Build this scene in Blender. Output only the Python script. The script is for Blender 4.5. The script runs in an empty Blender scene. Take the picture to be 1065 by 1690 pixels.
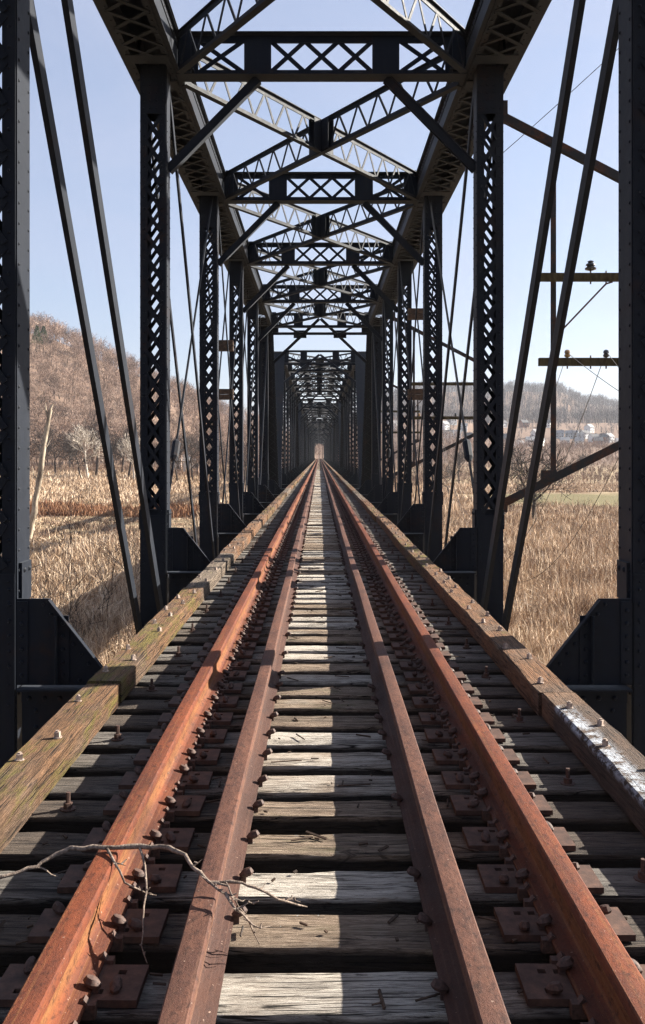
import bpy, math, random
import numpy as np
from mathutils import Vector, Matrix, Quaternion

random.seed(7)
rng = np.random.default_rng(11)
scene = bpy.context.scene
COL = scene.collection

# ------------------------------------------------------------------ camera
CAM_X, CAM_Z = -0.04, 1.34
cam_data = bpy.data.cameras.new("camera")
cam_data.sensor_fit = 'HORIZONTAL'
cam_data.sensor_width = 24.0
cam_data.lens = 35.0
cam_data.shift_x = 5.5 / 1065
cam_data.shift_y = -93 / 1065
cam_data.clip_start = 0.05
cam_data.clip_end = 20000
cam = bpy.data.objects.new("camera", cam_data)
cam.location = (CAM_X, 0, CAM_Z)
cam.rotation_euler = (math.radians(90), 0, 0)
COL.objects.link(cam)
scene.camera = cam

# ------------------------------------------------------------------ light
SUN_EL = math.radians(26.8)
SUN_AZ = math.radians(69.2)          # clockwise from +Y (down the track)
S = Vector((math.sin(SUN_AZ) * math.cos(SUN_EL), math.cos(SUN_AZ) * math.cos(SUN_EL), math.sin(SUN_EL)))
world = bpy.data.worlds.new("World")
scene.world = world
world.use_nodes = True
wn = world.node_tree
wn.nodes.clear()
sky = wn.nodes.new('ShaderNodeTexSky')
sky.sky_type = 'NISHITA'
sky.sun_disc = False
sky.sun_elevation = SUN_EL
sky.sun_rotation = SUN_AZ
sky.altitude = 200
sky.air_density = 1.0
sky.dust_density = 2.0
sky.ozone_density = 3.2
bg = wn.nodes.new('ShaderNodeBackground')
bg.inputs['Strength'].default_value = 0.05
wo = wn.nodes.new('ShaderNodeOutputWorld')
veil = wn.nodes.new('ShaderNodeMix'); veil.data_type = 'RGBA'      # even, thin high veil over the whole sky
veil.inputs[0].default_value = 0.48
veil.inputs[7].default_value = (3.1, 3.35, 4.35, 1)
wtc = wn.nodes.new('ShaderNodeTexCoord'); wmp = wn.nodes.new('ShaderNodeMapping'); wmp.inputs['Scale'].default_value = (1.2, 1.2, 3.2)
wnz = wn.nodes.new('ShaderNodeTexNoise'); wnz.inputs['Scale'].default_value = 2.6; wnz.inputs['Detail'].default_value = 7; wnz.inputs['Distortion'].default_value = 0.7
wmr = wn.nodes.new('ShaderNodeMapRange'); wmr.inputs[1].default_value = 0.35; wmr.inputs[2].default_value = 0.75; wmr.inputs[3].default_value = 0.44; wmr.inputs[4].default_value = 0.74
wn.links.new(wtc.outputs['Generated'], wmp.inputs[0]); wn.links.new(wmp.outputs[0], wnz.inputs['Vector']); wn.links.new(wnz.outputs['Fac'], wmr.inputs[0]); wn.links.new(wmr.outputs[0], veil.inputs[0])
wn.links.new(sky.outputs[0], veil.inputs[6])
wn.links.new(veil.outputs[2], bg.inputs['Color'])
wn.links.new(bg.outputs[0], wo.inputs['Surface'])

sun_data = bpy.data.lights.new("sun", 'SUN')
sun_data.energy = 5.0
sun_data.angle = math.radians(0.53)
sun_data.color = (1.0, 0.93, 0.82)
sun = bpy.data.objects.new("sun", sun_data)
sun.rotation_euler = (-S).to_track_quat('-Z', 'Y').to_euler()
COL.objects.link(sun)

scene.view_settings.view_transform = 'Standard'
scene.view_settings.look = 'None'
scene.view_settings.exposure = 1.95
scene.view_settings.gamma = 1.0
scene.view_settings.use_curve_mapping = False
scene.render.engine = 'CYCLES'
scene.cycles.use_denoising = True
scene.cycles.denoising_prefilter = 'NONE'
scene.cycles.max_bounces = 6
scene.cycles.diffuse_bounces = 3
scene.cycles.glossy_bounces = 3
scene.cycles.volume_bounces = 0
scene.cycles.sample_clamp_indirect = 4

# ------------------------------------------------------------------ materials
class NB:
    """small node-material builder"""
    def __init__(self, name):
        self.m = bpy.data.materials.new(name)
        self.m.use_nodes = True
        self.t = self.m.node_tree
        self.b = self.t.nodes['Principled BSDF']
        self.tc = self.t.nodes.new('ShaderNodeTexCoord')
        self.oi = None
    def L(self, a, b): self.t.links.new(a, b)
    def obj_random(self):
        if not self.oi: self.oi = self.t.nodes.new('ShaderNodeObjectInfo')
        return self.oi.outputs['Random']
    def coords(self, scale=(1, 1, 1), kind='Object', offset_random=0.0):
        mp = self.t.nodes.new('ShaderNodeMapping')
        mp.inputs['Scale'].default_value = scale
        if kind == 'World':
            g = self.t.nodes.new('ShaderNodeNewGeometry')
            self.L(g.outputs['Position'], mp.inputs['Vector'])
        else:
            self.L(self.tc.outputs[kind], mp.inputs['Vector'])
        if offset_random:
            k = self.math('MULTIPLY', self.obj_random(), offset_random)
            cx = self.t.nodes.new('ShaderNodeCombineXYZ')
            for i in range(3): self.L(k, cx.inputs[i])
            self.L(cx.outputs[0], mp.inputs['Location'])
        return mp.outputs[0]
    def noise(self, vec, scale, detail=4, rough=0.6, dist=0.0):
        n = self.t.nodes.new('ShaderNodeTexNoise')
        n.inputs['Scale'].default_value = scale
        n.inputs['Detail'].default_value = detail
        n.inputs['Roughness'].default_value = rough
        n.inputs['Distortion'].default_value = dist
        self.L(vec, n.inputs['Vector'])
        return n.outputs['Fac']
    def math(self, op, a, b=None, clamp=False):
        n = self.t.nodes.new('ShaderNodeMath'); n.operation = op; n.use_clamp = clamp
        for i, v in enumerate((a, b)):
            if v is None: continue
            if isinstance(v, (int, float)): n.inputs[i].default_value = v
            else: self.L(v, n.inputs[i])
        return n.outputs[0]
    def rng(self, v, a, b, c=0.0, d=1.0, smooth=False):
        n = self.t.nodes.new('ShaderNodeMapRange')
        if smooth: n.interpolation_type = 'SMOOTHSTEP'
        self.L(v, n.inputs[0])
        for i, q in enumerate((a, b, c, d)): n.inputs[i + 1].default_value = q
        return n.outputs[0]
    def ramp(self, v, stops):
        n = self.t.nodes.new('ShaderNodeValToRGB')
        e = n.color_ramp.elements
        e[0].position, e[0].color = stops[0][0], (*stops[0][1], 1)
        e[1].position, e[1].color = stops[-1][0], (*stops[-1][1], 1)
        for p, c in stops[1:-1]:
            x = e.new(p); x.color = (*c, 1)
        self.L(v, n.inputs[0])
        return n.outputs[0]
    def mix(self, f, a, b, mode='MIX'):
        n = self.t.nodes.new('ShaderNodeMix'); n.data_type = 'RGBA'; n.blend_type = mode
        if isinstance(f, (int, float)): n.inputs[0].default_value = f
        else: self.L(f, n.inputs[0])
        for i, v in ((6, a), (7, b)):
            if isinstance(v, tuple): n.inputs[i].default_value = (*v, 1)
            else: self.L(v, n.inputs[i])
        return n.outputs[2]
    def bump(self, h, strength=0.4, dist=0.01):
        n = self.t.nodes.new('ShaderNodeBump')
        n.inputs['Strength'].default_value = strength
        n.inputs['Distance'].default_value = dist
        self.L(h, n.inputs['Height'])
        self.L(n.outputs[0], self.b.inputs['Normal'])
    def sep(self, vec):
        n = self.t.nodes.new('ShaderNodeSeparateXYZ'); self.L(vec, n.inputs[0]); return n.outputs
    def attr(self, name):
        n = self.t.nodes.new('ShaderNodeAttribute'); n.attribute_name = name; return n
    def done(self, color, rough=0.8, spec=0.3, metal=0.0):
        if isinstance(color, tuple): self.b.inputs['Base Color'].default_value = (*color, 1)
        else: self.L(color, self.b.inputs['Base Color'])
        if isinstance(rough, (int, float)): self.b.inputs['Roughness'].default_value = rough
        else: self.L(rough, self.b.inputs['Roughness'])
        self.b.inputs['Specular IOR Level'].default_value = spec
        self.b.inputs['Metallic'].default_value = metal
        return self.m

def mat_steel():
    n = NB('dark_painted_steel')
    v = n.coords(kind='World')
    big = n.noise(v, 0.9, 5, 0.65)
    fine = n.noise(v, 14, 4, 0.7)
    streak = n.noise(n.coords((9, 9, 0.5), kind='World'), 1.0, 4, 0.6)
    base = n.ramp(fine, [(0.3, (0.0022, 0.0040, 0.0085)), (0.7, (0.005, 0.0078, 0.0145))])
    base = n.mix(n.rng(streak, 0.50, 0.75, 0, 0.4), base, (0.018, 0.019, 0.022))
    k = n.math('MULTIPLY', n.rng(big, 0.56, 0.70), n.rng(fine, 0.42, 0.62), True)
    c = n.mix(k, base, (0.020, 0.0095, 0.006))
    n.bump(fine, 0.25, 0.004)
    n.b.inputs['Sheen Weight'].default_value = 0.075; n.b.inputs['Sheen Tint'].default_value = (0.85, 0.92, 1.0, 1); n.b.inputs['Sheen Roughness'].default_value = 0.45   # dust on old paint
    return n.done(c, n.rng(fine, 0.2, 0.8, 0.52, 0.72), 0.13)

def mat_rusty_steel(name='rusty_steel', amount=0.5):
    n = NB(name)
    v = n.coords(kind='World')
    a = n.noise(v, 5, 5, 0.7); b = n.noise(v, 40, 3, 0.7)
    c = n.mix(n.rng(a, amount - 0.08, amount + 0.12), (0.018, 0.019, 0.022), n.ramp(b, [(0.3, (0.03, 0.014, 0.009)), (0.7, (0.085, 0.036, 0.02))]))
    n.bump(b, 0.4, 0.003)
    return n.done(c, 0.8, 0.25)

def mat_rail(name, top, side, ochre, seed):
    """rust coated rail: orange head, ochre web, brown foot, pitted and blotched"""
    n = NB(name)
    v = n.coords(kind='World')
    blotch = n.noise(n.coords((1, 0.3, 1), kind='World'), 7 + seed, 7, 0.75)
    med = n.noise(n.coords((1, 0.5, 1), kind='World'), 45, 5, 0.75)
    grit = n.noise(v, 190, 4, 0.8)
    strk = n.noise(n.coords((70, 0.6, 70), kind='World'), 1.6, 5, 0.65)
    z = n.sep(n.coords())[2]
    dark = tuple(0.36 * q for q in side)
    c = n.mix(n.rng(blotch, 0.36, 0.64), side, top)
    web = n.math('MULTIPLY', n.rng(z, 0.30, 0.325), n.rng(z, 0.40, 0.415, 1, 0))
    c = n.mix(n.math('MULTIPLY', web, n.rng(strk, 0.3, 0.7, 0.25, 0.9)), c, ochre)
    foot = n.rng(z, 0.285, 0.31, 1, 0)
    c = n.mix(n.math('MULTIPLY', foot, 0.75), c, n.mix(n.rng(med, 0.35, 0.65), dark, side))
    c = n.mix(n.rng(strk, 0.52, 0.72, 0, 0.6), c, ochre)
    c = n.mix(n.rng(med, 0.50, 0.66, 0, 0.8), c, dark)
    c = n.mix(n.rng(grit, 0.52, 0.72, 0, 0.6), c, dark)
    stain = n.noise(n.coords((1, 0.35, 1), kind='World'), 2.6, 5, 0.65)
    c = n.mix(n.rng(stain, 0.52, 0.66, 0, 0.55), c, dark)
    spk = n.noise(v, 75, 2, 0.5)
    c = n.mix(n.rng(spk, 0.71, 0.76, 0, 0.6), c, (0.36, 0.25, 0.19))
    n.bump(n.math('ADD', grit, n.math('MULTIPLY', med, 1.5)), 0.7, 0.003)
    return n.done(c, n.rng(blotch, 0.3, 0.7, 0.6, 0.85), 0.25)

def mat_plate():
    n = NB('rusted_iron_plate')
    v = n.coords(kind='World')
    a = n.noise(v, 16, 5, 0.7); b = n.noise(v, 160, 3, 0.7)
    c = n.ramp(a, [(0.3, (0.035, 0.021, 0.017)), (0.55, (0.082, 0.045, 0.033)), (0.75, (0.14, 0.074, 0.050))])
    c = n.mix(n.rng(b, 0.5, 0.75, 0, 0.5), c, (0.04, 0.02, 0.016))
    n.bump(b, 0.5, 0.002)
    return n.done(c, 0.75, 0.3)

def mat_spike():
    n = NB('dark_iron_spike')
    v = n.coords(kind='World')
    b = n.noise(v, 90, 3, 0.7)
    c = n.ramp(b, [(0.3, (0.03, 0.018, 0.015)), (0.75, (0.11, 0.06, 0.045))])
    n.bump(b, 0.4, 0.002)
    return n.done(c, 0.7, 0.35)

def mat_tie():
    n = NB('weathered_tie_wood')
    r = n.obj_random()
    g = n.coords((2.4, 26, 26), offset_random=37.0)
    grain = n.noise(g, 1.9, 8, 0.76, 1.6)
    g2 = n.coords((5.5, 95, 60), offset_random=51.0)
    fibre = n.noise(g2, 1.6, 5, 0.72, 0.6)
    v = n.coords((1, 1, 1), offset_random=23.0)
    patch = n.noise(v, 2.6, 5, 0.6)
    knots = n.noise(n.coords((3, 12, 12), offset_random=9.0), 1.4, 3, 0.55, 2.6)
    warm = n.ramp(grain, [(0.28, (0.05, 0.038, 0.028)), (0.40, (0.26, 0.225, 0.19)), (0.51, (0.56, 0.505, 0.435)), (0.75, (0.74, 0.69, 0.625))])
    brown = n.ramp(grain, [(0.30, (0.035, 0.024, 0.017)), (0.46, (0.22, 0.16, 0.115)), (0.72, (0.50, 0.395, 0.30))])
    c = n.mix(n.rng(n.math('ADD', n.math('MULTIPLY', patch, 0.6), n.math('MULTIPLY', r, 0.6)), 0.48, 0.72), warm, brown)
    c = n.mix(n.rng(fibre, 0.56, 0.68, 0, 0.95), c, (0.022, 0.017, 0.014))
    c = n.mix(n.rng(knots, 0.62, 0.70, 0, 0.7), c, (0.05, 0.036, 0.026))
    dark = n.noise(n.coords((0.7, 3, 3), offset_random=71.0), 2.0, 4, 0.6)
    c = n.mix(n.rng(dark, 0.55, 0.7, 0, 0.65), c, (0.055, 0.045, 0.04))
    moss = n.noise(n.coords((1.2, 4, 4), offset_random=15.0), 2.5, 5, 0.65)
    mk = n.math('MULTIPLY', n.rng(moss, 0.56, 0.68), n.rng(r, 0.55, 0.95), True)
    c = n.mix(n.math('MULTIPLY', mk, 0.55), c, (0.075, 0.085, 0.028))
    lich = n.noise(v, 34, 4, 0.75)
    c = n.mix(n.math('MULTIPLY', n.rng(lich, 0.66, 0.72), n.rng(patch, 0.48, 0.6), True), c, (0.52, 0.54, 0.54))
    ck = n.noise(n.coords((0.55, 30, 18), offset_random=83.0), 1.3, 3, 0.5, 0.5)
    crack = n.rng(n.math('ABSOLUTE', n.math('SUBTRACT', ck, 0.5)), 0.004, 0.018, 1, 0)
    c = n.mix(n.math('MULTIPLY', crack, 0.95), c, (0.010, 0.008, 0.007))
    # darker from about the guard rails out to the tie ends
    ax = n.math('ABSOLUTE', n.sep(n.coords())[0])
    outer_dark = n.rng(n.math('ADD', ax, n.math('MULTIPLY', n.math('SUBTRACT', dark, 0.5), 0.5)), 0.36, 0.58, 0, 0.66)
    c = n.mix(outer_dark, c, (0.036, 0.034, 0.036))
    # shade of the gaps painted into the colour: flanks near black, top clear
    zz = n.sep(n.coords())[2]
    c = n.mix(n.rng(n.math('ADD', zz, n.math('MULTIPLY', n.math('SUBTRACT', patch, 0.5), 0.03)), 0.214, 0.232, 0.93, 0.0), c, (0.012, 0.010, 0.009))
    h = n.math('ADD', grain, n.math('MULTIPLY', fibre, -0.9))
    n.bump(n.math('SUBTRACT', h, n.math('MULTIPLY', crack, 0.6)), 1.0, 0.02)
    return n.done(c, 0.85, 0.2)

def mat_timber(name, moss_amt, brown, paint=0.0):
    n = NB(name)
    gv = n.coords((22, 1.7, 22), offset_random=31.0)
    grain = n.noise(gv, 1.8, 8, 0.76, 1.8)
    fibre = n.noise(n.coords((80, 4.0, 80), offset_random=11.0), 1.5, 5, 0.72, 0.6)
    v = n.coords((1, 0.6, 1), offset_random=19.0)
    patch = n.noise(v, 2.2, 5, 0.62)
    c = n.ramp(grain, [(0.30, tuple(0.10 * q for q in brown)), (0.42, tuple(0.5 * q for q in brown)), (0.58, tuple(0.85 * q for q in brown)), (0.8, tuple(min(1, 1.35 * q) for q in brown))])
    c = n.mix(n.rng(patch, 0.46, 0.62, 0, 0.6), c, n.mix(n.rng(grain, 0.4, 0.6), (0.04, 0.03, 0.025), (0.17, 0.13, 0.10)))
    c = n.mix(n.rng(fibre, 0.54, 0.66, 0, 0.92), c, (0.02, 0.014, 0.011))
    moss = n.noise(n.coords((3.5, 0.9, 3.5), offset_random=43.0), 2.4, 6, 0.7)
    c = n.mix(n.rng(moss, 0.62 - moss_amt, 0.74 - moss_amt, 0, 0.75), c, n.ramp(fibre, [(0.3, (0.175, 0.15, 0.030)), (0.7, (0.06, 0.052, 0.014))]))
    ck = n.noise(n.coords((26, 0.45, 26), offset_random=61.0), 1.2, 3, 0.5, 0.6)
    crack = n.rng(n.math('ABSOLUTE', n.math('SUBTRACT', ck, 0.5)), 0.004, 0.018, 1, 0)
    c = n.mix(n.math('MULTIPLY', crack, 0.95), c, (0.012, 0.009, 0.007))
    if paint:
        xyz = n.sep(n.coords())
        chip = n.noise(n.coords((1, 0.8, 1)), 16, 6, 0.75)
        edge = n.rng(n.math('ADD', xyz[0], n.math('MULTIPLY', n.math('SUBTRACT', chip, 0.5), 0.36)), -0.02, 0.02, 1, 0)
        far = n.rng(n.math('ADD', xyz[1], n.math('MULTIPLY', chip, 0.3)), 7.38, 7.44, 1, 0)
        k = n.math('MULTIPLY', n.math('MULTIPLY', edge, far), n.math('MULTIPLY', n.rng(chip, 0.45, 0.56), n.rng(xyz[2], 0.10, 0.122)), True)
        c = n.mix(n.math('MULTIPLY', far, 0.6), c, (0.05, 0.042, 0.038))
        c = n.mix(n.math('MULTIPLY', k, 0.82), c, (0.50, 0.54, 0.60))
    n.bump(n.math('SUBTRACT', n.math('ADD', grain, n.math('MULTIPLY', fibre, -0.9)), n.math('MULTIPLY', crack, 0.6)), 1.0, 0.022)
    return n.done(c, 0.85, 0.2)

def mat_tinted(name, dark, mid, light, rough=0.85, spec=0.15, sheen=0.0):
    """colour spread by a per-blade / per-branch number"""
    n = NB(name)
    a = n.attr('tint')
    v = n.coords(kind='World')
    p = n.noise(v, 0.06, 3, 0.6); q = n.noise(v, 0.55, 4, 0.65)
    f = n.math('ADD', n.math('MULTIPLY', a.outputs['Fac'], 0.65), n.math('ADD', n.math('MULTIPLY', p, 0.35), n.math('MULTIPLY', n.math('SUBTRACT', q, 0.5), 0.9)))
    f = n.math('SUBTRACT', f, 0.02)
    c = n.ramp(f, [(0.1, dark), (0.5, mid), (0.9, light)])
    return n.done(c, rough, spec)

def mat_bark(name, a, b, scale=6):
    n = NB(name)
    v = n.coords((1, 1, 0.35), kind='World')
    f = n.noise(v, scale, 5, 0.7)
    c = n.ramp(f, [(0.32, a), (0.68, b)])
    n.bump(f, 0.6, 0.02)
    return n.done(c, 0.9, 0.15)

def mat_plain(name, a, b, scale=8, rough=0.8, spec=0.3):
    n = NB(name)
    f = n.noise(n.coords(kind='World'), scale, 4, 0.6)
    c = n.ramp(f, [(0.3, a), (0.7, b)])
    return n.done(c, rough, spec)

def mat_ground():
    n = NB('dry_ground')
    v = n.coords(kind='World')
    big = n.noise(v, 0.018, 5, 0.6); mid = n.noise(v, 0.22, 5, 0.65); fine = n.noise(v, 4.5, 5, 0.75)
    straw = n.ramp(fine, [(0.28, (0.13, 0.092, 0.055)), (0.5, (0.29, 0.22, 0.135)), (0.75, (0.46, 0.37, 0.24))])
    red = n.ramp(fine, [(0.3, (0.085, 0.05, 0.032)), (0.7, (0.26, 0.165, 0.10))])
    c = n.mix(n.rng(mid, 0.46, 0.62), straw, red)
    xyz = n.sep(v)
    # leaf litter under the woods
    litter = n.ramp(fine, [(0.3, (0.09, 0.058, 0.042)), (0.7, (0.27, 0.185, 0.135))])
    c = n.mix(n.rng(xyz[2], -4.2, -1.5), c, litter)
    # strip of mown green grass on the far side of the reeds
    wob = n.math('ADD', xyz[1], n.math('MULTIPLY', big, 60))
    k = n.math('MULTIPLY', n.rng(wob, 172, 182), n.rng(wob, 222, 232, 1, 0))
    k = n.math('MULTIPLY', k, n.rng(xyz[0], 28, 36))
    c = n.mix(k, c, n.ramp(fine, [(0.3, (0.085, 0.075, 0.035)), (0.7, (0.21, 0.175, 0.09))]))
    n.bump(fine, 0.8, 0.15)
    return n.done(c, 0.95, 0.1)

M = dict(
    steel=mat_steel(), rusty=mat_rusty_steel(), bracket=mat_rusty_steel('rust_stained_bracket_steel', 0.54),
    rail=mat_rail('orange_rusted_rail', (0.165, 0.040, 0.0135), (0.082, 0.023, 0.0115), (0.225, 0.098, 0.034), 0),
    guard=mat_rail('brown_rusted_guard_rail', (0.12, 0.049, 0.030), (0.062, 0.026, 0.018), (0.15, 0.077, 0.05), 3),
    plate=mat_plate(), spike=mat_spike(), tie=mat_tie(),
    timber_moss=mat_timber('mossy_guard_timber', 0.135, (0.225, 0.120, 0.062)),
    timber_brown=mat_timber('brown_guard_timber', 0.02, (0.25, 0.128, 0.066)),
    timber_grey=mat_timber('grey_guard_timber', 0.03, (0.24, 0.185, 0.14)),
    timber_paint=mat_timber('paint_flecked_guard_timber', -0.02, (0.26, 0.15, 0.09), 1.0),
    nut=mat_plain('pale_corroded_nut', (0.16, 0.11, 0.085), (0.40, 0.32, 0.27), 60),
    reed=mat_tinted('dry_reed', (0.065, 0.038, 0.026), (0.43, 0.298, 0.192), (0.83, 0.69, 0.53)),
    red_grass=mat_tinted('russet_grass', (0.08, 0.035, 0.02), (0.22, 0.105, 0.055), (0.40, 0.24, 0.14)),
    wood_far=mat_tinted('bare_hill_twigs', (0.03, 0.019, 0.015), (0.20, 0.128, 0.093), (0.50, 0.37, 0.29)),
    wood_grey=mat_tinted('grey_hill_twigs', (0.035, 0.032, 0.035), (0.095, 0.082, 0.082), (0.20, 0.17, 0.165)),
    brush=mat_tinted('brown_brush_twigs', (0.09, 0.055, 0.04), (0.22, 0.14, 0.10), (0.38, 0.27, 0.19)),
    bark=mat_bark('grey_brown_bark', (0.022, 0.017, 0.015), (0.085, 0.065, 0.055)),
    bark_pale=mat_bark('pale_bark', (0.26, 0.22, 0.18), (0.62, 0.56, 0.48)),
    bark_dark=mat_bark('dark_bark', (0.014, 0.011, 0.010), (0.055, 0.042, 0.036)),
    snag=mat_bark('bleached_dead_wood', (0.055, 0.04, 0.03), (0.50, 0.42, 0.32), 1.3),
    needles=mat_plain('pine_needles', (0.035, 0.05, 0.018), (0.10, 0.115, 0.04), 1.5),
    branch=mat_bark('dry_grey_branch', (0.07, 0.05, 0.04), (0.33, 0.26, 0.21), 60),
    ground=mat_ground(),
    stone=mat_plain('grey_pier_stone', (0.16, 0.15, 0.14), (0.34, 0.32, 0.29), 2.5),
    cross=mat_bark('old_mossy_crossarm', (0.018, 0.015, 0.009), (0.075, 0.06, 0.032), 14),
    insul=mat_plain('dark_glass_insulator', (0.02, 0.022, 0.025), (0.05, 0.05, 0.055), 20, 0.15, 0.6),
    brown_insul=mat_plain('brown_glazed_insulator', (0.16, 0.09, 0.03), (0.30, 0.19, 0.08), 20, 0.2, 0.6),
    wire=mat_plain('old_wire', (0.05, 0.045, 0.04), (0.11, 0.10, 0.09), 20, 0.5),
    w_white=mat_plain('white_house_wall', (0.62, 0.615, 0.60), (0.74, 0.735, 0.715), 0.6),
    w_cream=mat_plain('cream_house_wall', (0.52, 0.47, 0.38), (0.64, 0.58, 0.48), 0.6),
    w_brick=mat_plain('brick_house_wall', (0.20, 0.10, 0.07), (0.32, 0.17, 0.12), 0.6),
    w_grey=mat_plain('grey_house_wall', (0.32, 0.34, 0.36), (0.45, 0.46, 0.48), 0.6),
    roof_dark=mat_plain('dark_shingle_roof', (0.06, 0.06, 0.065), (0.12, 0.115, 0.115), 1.0),
    roof_grey=mat_plain('grey_shingle_roof', (0.20, 0.20, 0.21), (0.30, 0.295, 0.29), 1.0),
    roof_brown=mat_plain('brown_shingle_roof', (0.11, 0.075, 0.06), (0.18, 0.13, 0.105), 1.0),
    pane=mat_plain('dark_window_glass', (0.02, 0.025, 0.03), (0.04, 0.05, 0.06), 1.0, 0.1, 0.5),
    block=mat_plain('old_wooden_block', (0.02, 0.015, 0.012), (0.09, 0.055, 0.035), 12),
)

# ------------------------------------------------------------------ mesh helpers
class MB:
    def __init__(self): self.v = []; self.f = []
    def add(self, vs, fs):
        o = len(self.v); self.v += [tuple(p) for p in vs]; self.f += [tuple(i + o for i in q) for q in fs]; return self
    BOXF = [(0, 3, 2, 1), (4, 5, 6, 7), (0, 1, 5, 4), (1, 2, 6, 5), (2, 3, 7, 6), (3, 0, 4, 7)]
    def box(self, x0, x1, y0, y1, z0, z1):
        return self.add([(x0, y0, z0), (x1, y0, z0), (x1, y1, z0), (x0, y1, z0), (x0, y0, z1), (x1, y0, z1), (x1, y1, z1), (x0, y1, z1)], self.BOXF)
    def bar(self, p, q, w, t, side):
        """box from p to q, w wide along `side` made square to the run, t thick along the third axis"""
        p = Vector(p); q = Vector(q); d = (q - p).normalized(); s = Vector(side)
        s = (s - d * s.dot(d)).normalized(); u = d.cross(s)
        s = s * w / 2; u = u * t / 2
        return self.add([p - s - u, p + s - u, p + s + u, p - s + u, q - s - u, q + s - u, q + s + u, q - s + u], self.BOXF)
    def tube(self, pts, radii, n=6, cap=True):
        rings = []; prev = None
        pts = [Vector(p) for p in pts]
        o = len(self.v)
        for i, p in enumerate(pts):
            d = (pts[min(i + 1, len(pts) - 1)] - pts[max(i - 1, 0)]).normalized()
            if prev is None:
                a = Vector((0, 0, 1)) if abs(d.z) < 0.9 else Vector((1, 0, 0))
                s = d.cross(a).normalized()
            else:
                s = (prev - d * prev.dot(d)).normalized()
            prev = s; u = d.cross(s)
            for k in range(n):
                a = 2 * math.pi * k / n
                self.v.append(tuple(p + (s * math.cos(a) + u * math.sin(a)) * radii[i]))
        for i in range(len(pts) - 1):
            for k in range(n):
                a = o + i * n + k; b = o + i * n + (k + 1) % n
                self.f.append((a, b, b + n, a + n))
        if cap:
            self.f.append(tuple(o + k for k in reversed(range(n))))
            self.f.append(tuple(o + (len(pts) - 1) * n + k for k in range(n)))
        return self
    def rivet(self, p, nrm, r=0.018, h=0.012):
        p = Vector(p); d = Vector(nrm).normalized()
        a = Vector((0, 0, 1)) if abs(d.z) < 0.9 else Vector((1, 0, 0))
        s = d.cross(a).normalized(); u = d.cross(s)
        vs = []
        for rr, hh in ((r, 0), (r * 0.7, h * 0.75)):
            for k in range(6):
                an = math.pi * k / 3
                vs.append(p + (s * math.cos(an) + u * math.sin(an)) * rr + d * hh)
        vs.append(p + d * h)
        fs = [(k, (k + 1) % 6, 6 + (k + 1) % 6, 6 + k) for k in range(6)] + [(6 + k, 6 + (k + 1) % 6, 12) for k in range(6)]
        return self.add(vs, fs)
    def join(self, other, loc=(0, 0, 0)):
        o = len(self.v); lx, ly, lz = loc
        self.v += [(x + lx, y + ly, z + lz) for x, y, z in other.v]
        self.f += [tuple(i + o for i in q) for q in other.f]
        return self
    def mesh(self, name, mat, smooth=None):
        me = bpy.data.meshes.new(name)
        me.from_pydata(self.v, [], self.f); me.update()
        if mat: me.materials.append(mat)
        if smooth is not None:
            me.polygons.foreach_set('use_smooth', [True] * len(me.polygons))
            me.set_sharp_from_angle(angle=math.radians(smooth))
        return me
    def mirror_x(self):
        r = MB(); r.v = [(-x, y, z) for x, y, z in self.v]; r.f = [tuple(reversed(q)) for q in self.f]; return r
    def mirror_y(self, c):
        r = MB(); r.v = [(x, 2 * c - y, z) for x, y, z in self.v]; r.f = [tuple(reversed(q)) for q in self.f]; return r

def obj(name, me, parent=None, loc=(0, 0, 0), rot=(0, 0, 0), scale=None):
    o = bpy.data.objects.new(name, me); COL.objects.link(o)
    if parent is not None: o.parent = parent
    o.location = loc; o.rotation_euler = rot
    if scale is not None: o.scale = scale
    return o
def tag(o, label=None, cat=None, group=None, kind=None):
    if label: o['label'] = label
    if cat: o['category'] = cat
    if group: o['group'] = group
    if kind: o['kind'] = kind
    return o
def empty(name, loc=(0, 0, 0), rz=0.0):
    o = bpy.data.objects.new(name, None); COL.objects.link(o); o.location = loc; o.rotation_euler = (0, 0, rz); o.empty_display_size = 0.3
    return o
def copy_tree(o, parent=None):
    c = o.copy(); COL.objects.link(c); c.parent = parent
    for ch in list(o.children): copy_tree(ch, c)
    return c
def np_mesh(name, verts, faces_quads=None, faces_tris=None, mat=None, tint=None):
    """fast mesh from numpy arrays; tint is one number per vertex"""
    me = bpy.data.meshes.new(name)
    q = np.zeros((0, 4), np.int64) if faces_quads is None else faces_quads
    t = np.zeros((0, 3), np.int64) if faces_tris is None else faces_tris
    me.vertices.add(len(verts)); me.vertices.foreach_set('co', np.ascontiguousarray(verts, np.float32).ravel())
    nl = q.size + t.size
    me.loops.add(nl); me.loops.foreach_set('vertex_index', np.concatenate([q.ravel(), t.ravel()]).astype(np.int32))
    me.polygons.add(len(q) + len(t))
    st = np.concatenate([np.arange(len(q)) * 4, len(q) * 4 + np.arange(len(t)) * 3]).astype(np.int32)
    me.polygons.foreach_set('loop_start', st)
    me.update(calc_edges=True)
    if tint is not None:
        a = me.attributes.new('tint', 'FLOAT', 'POINT'); a.data.foreach_set('value', np.asarray(tint, np.float32))
    if mat: me.materials.append(mat)
    return me

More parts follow.
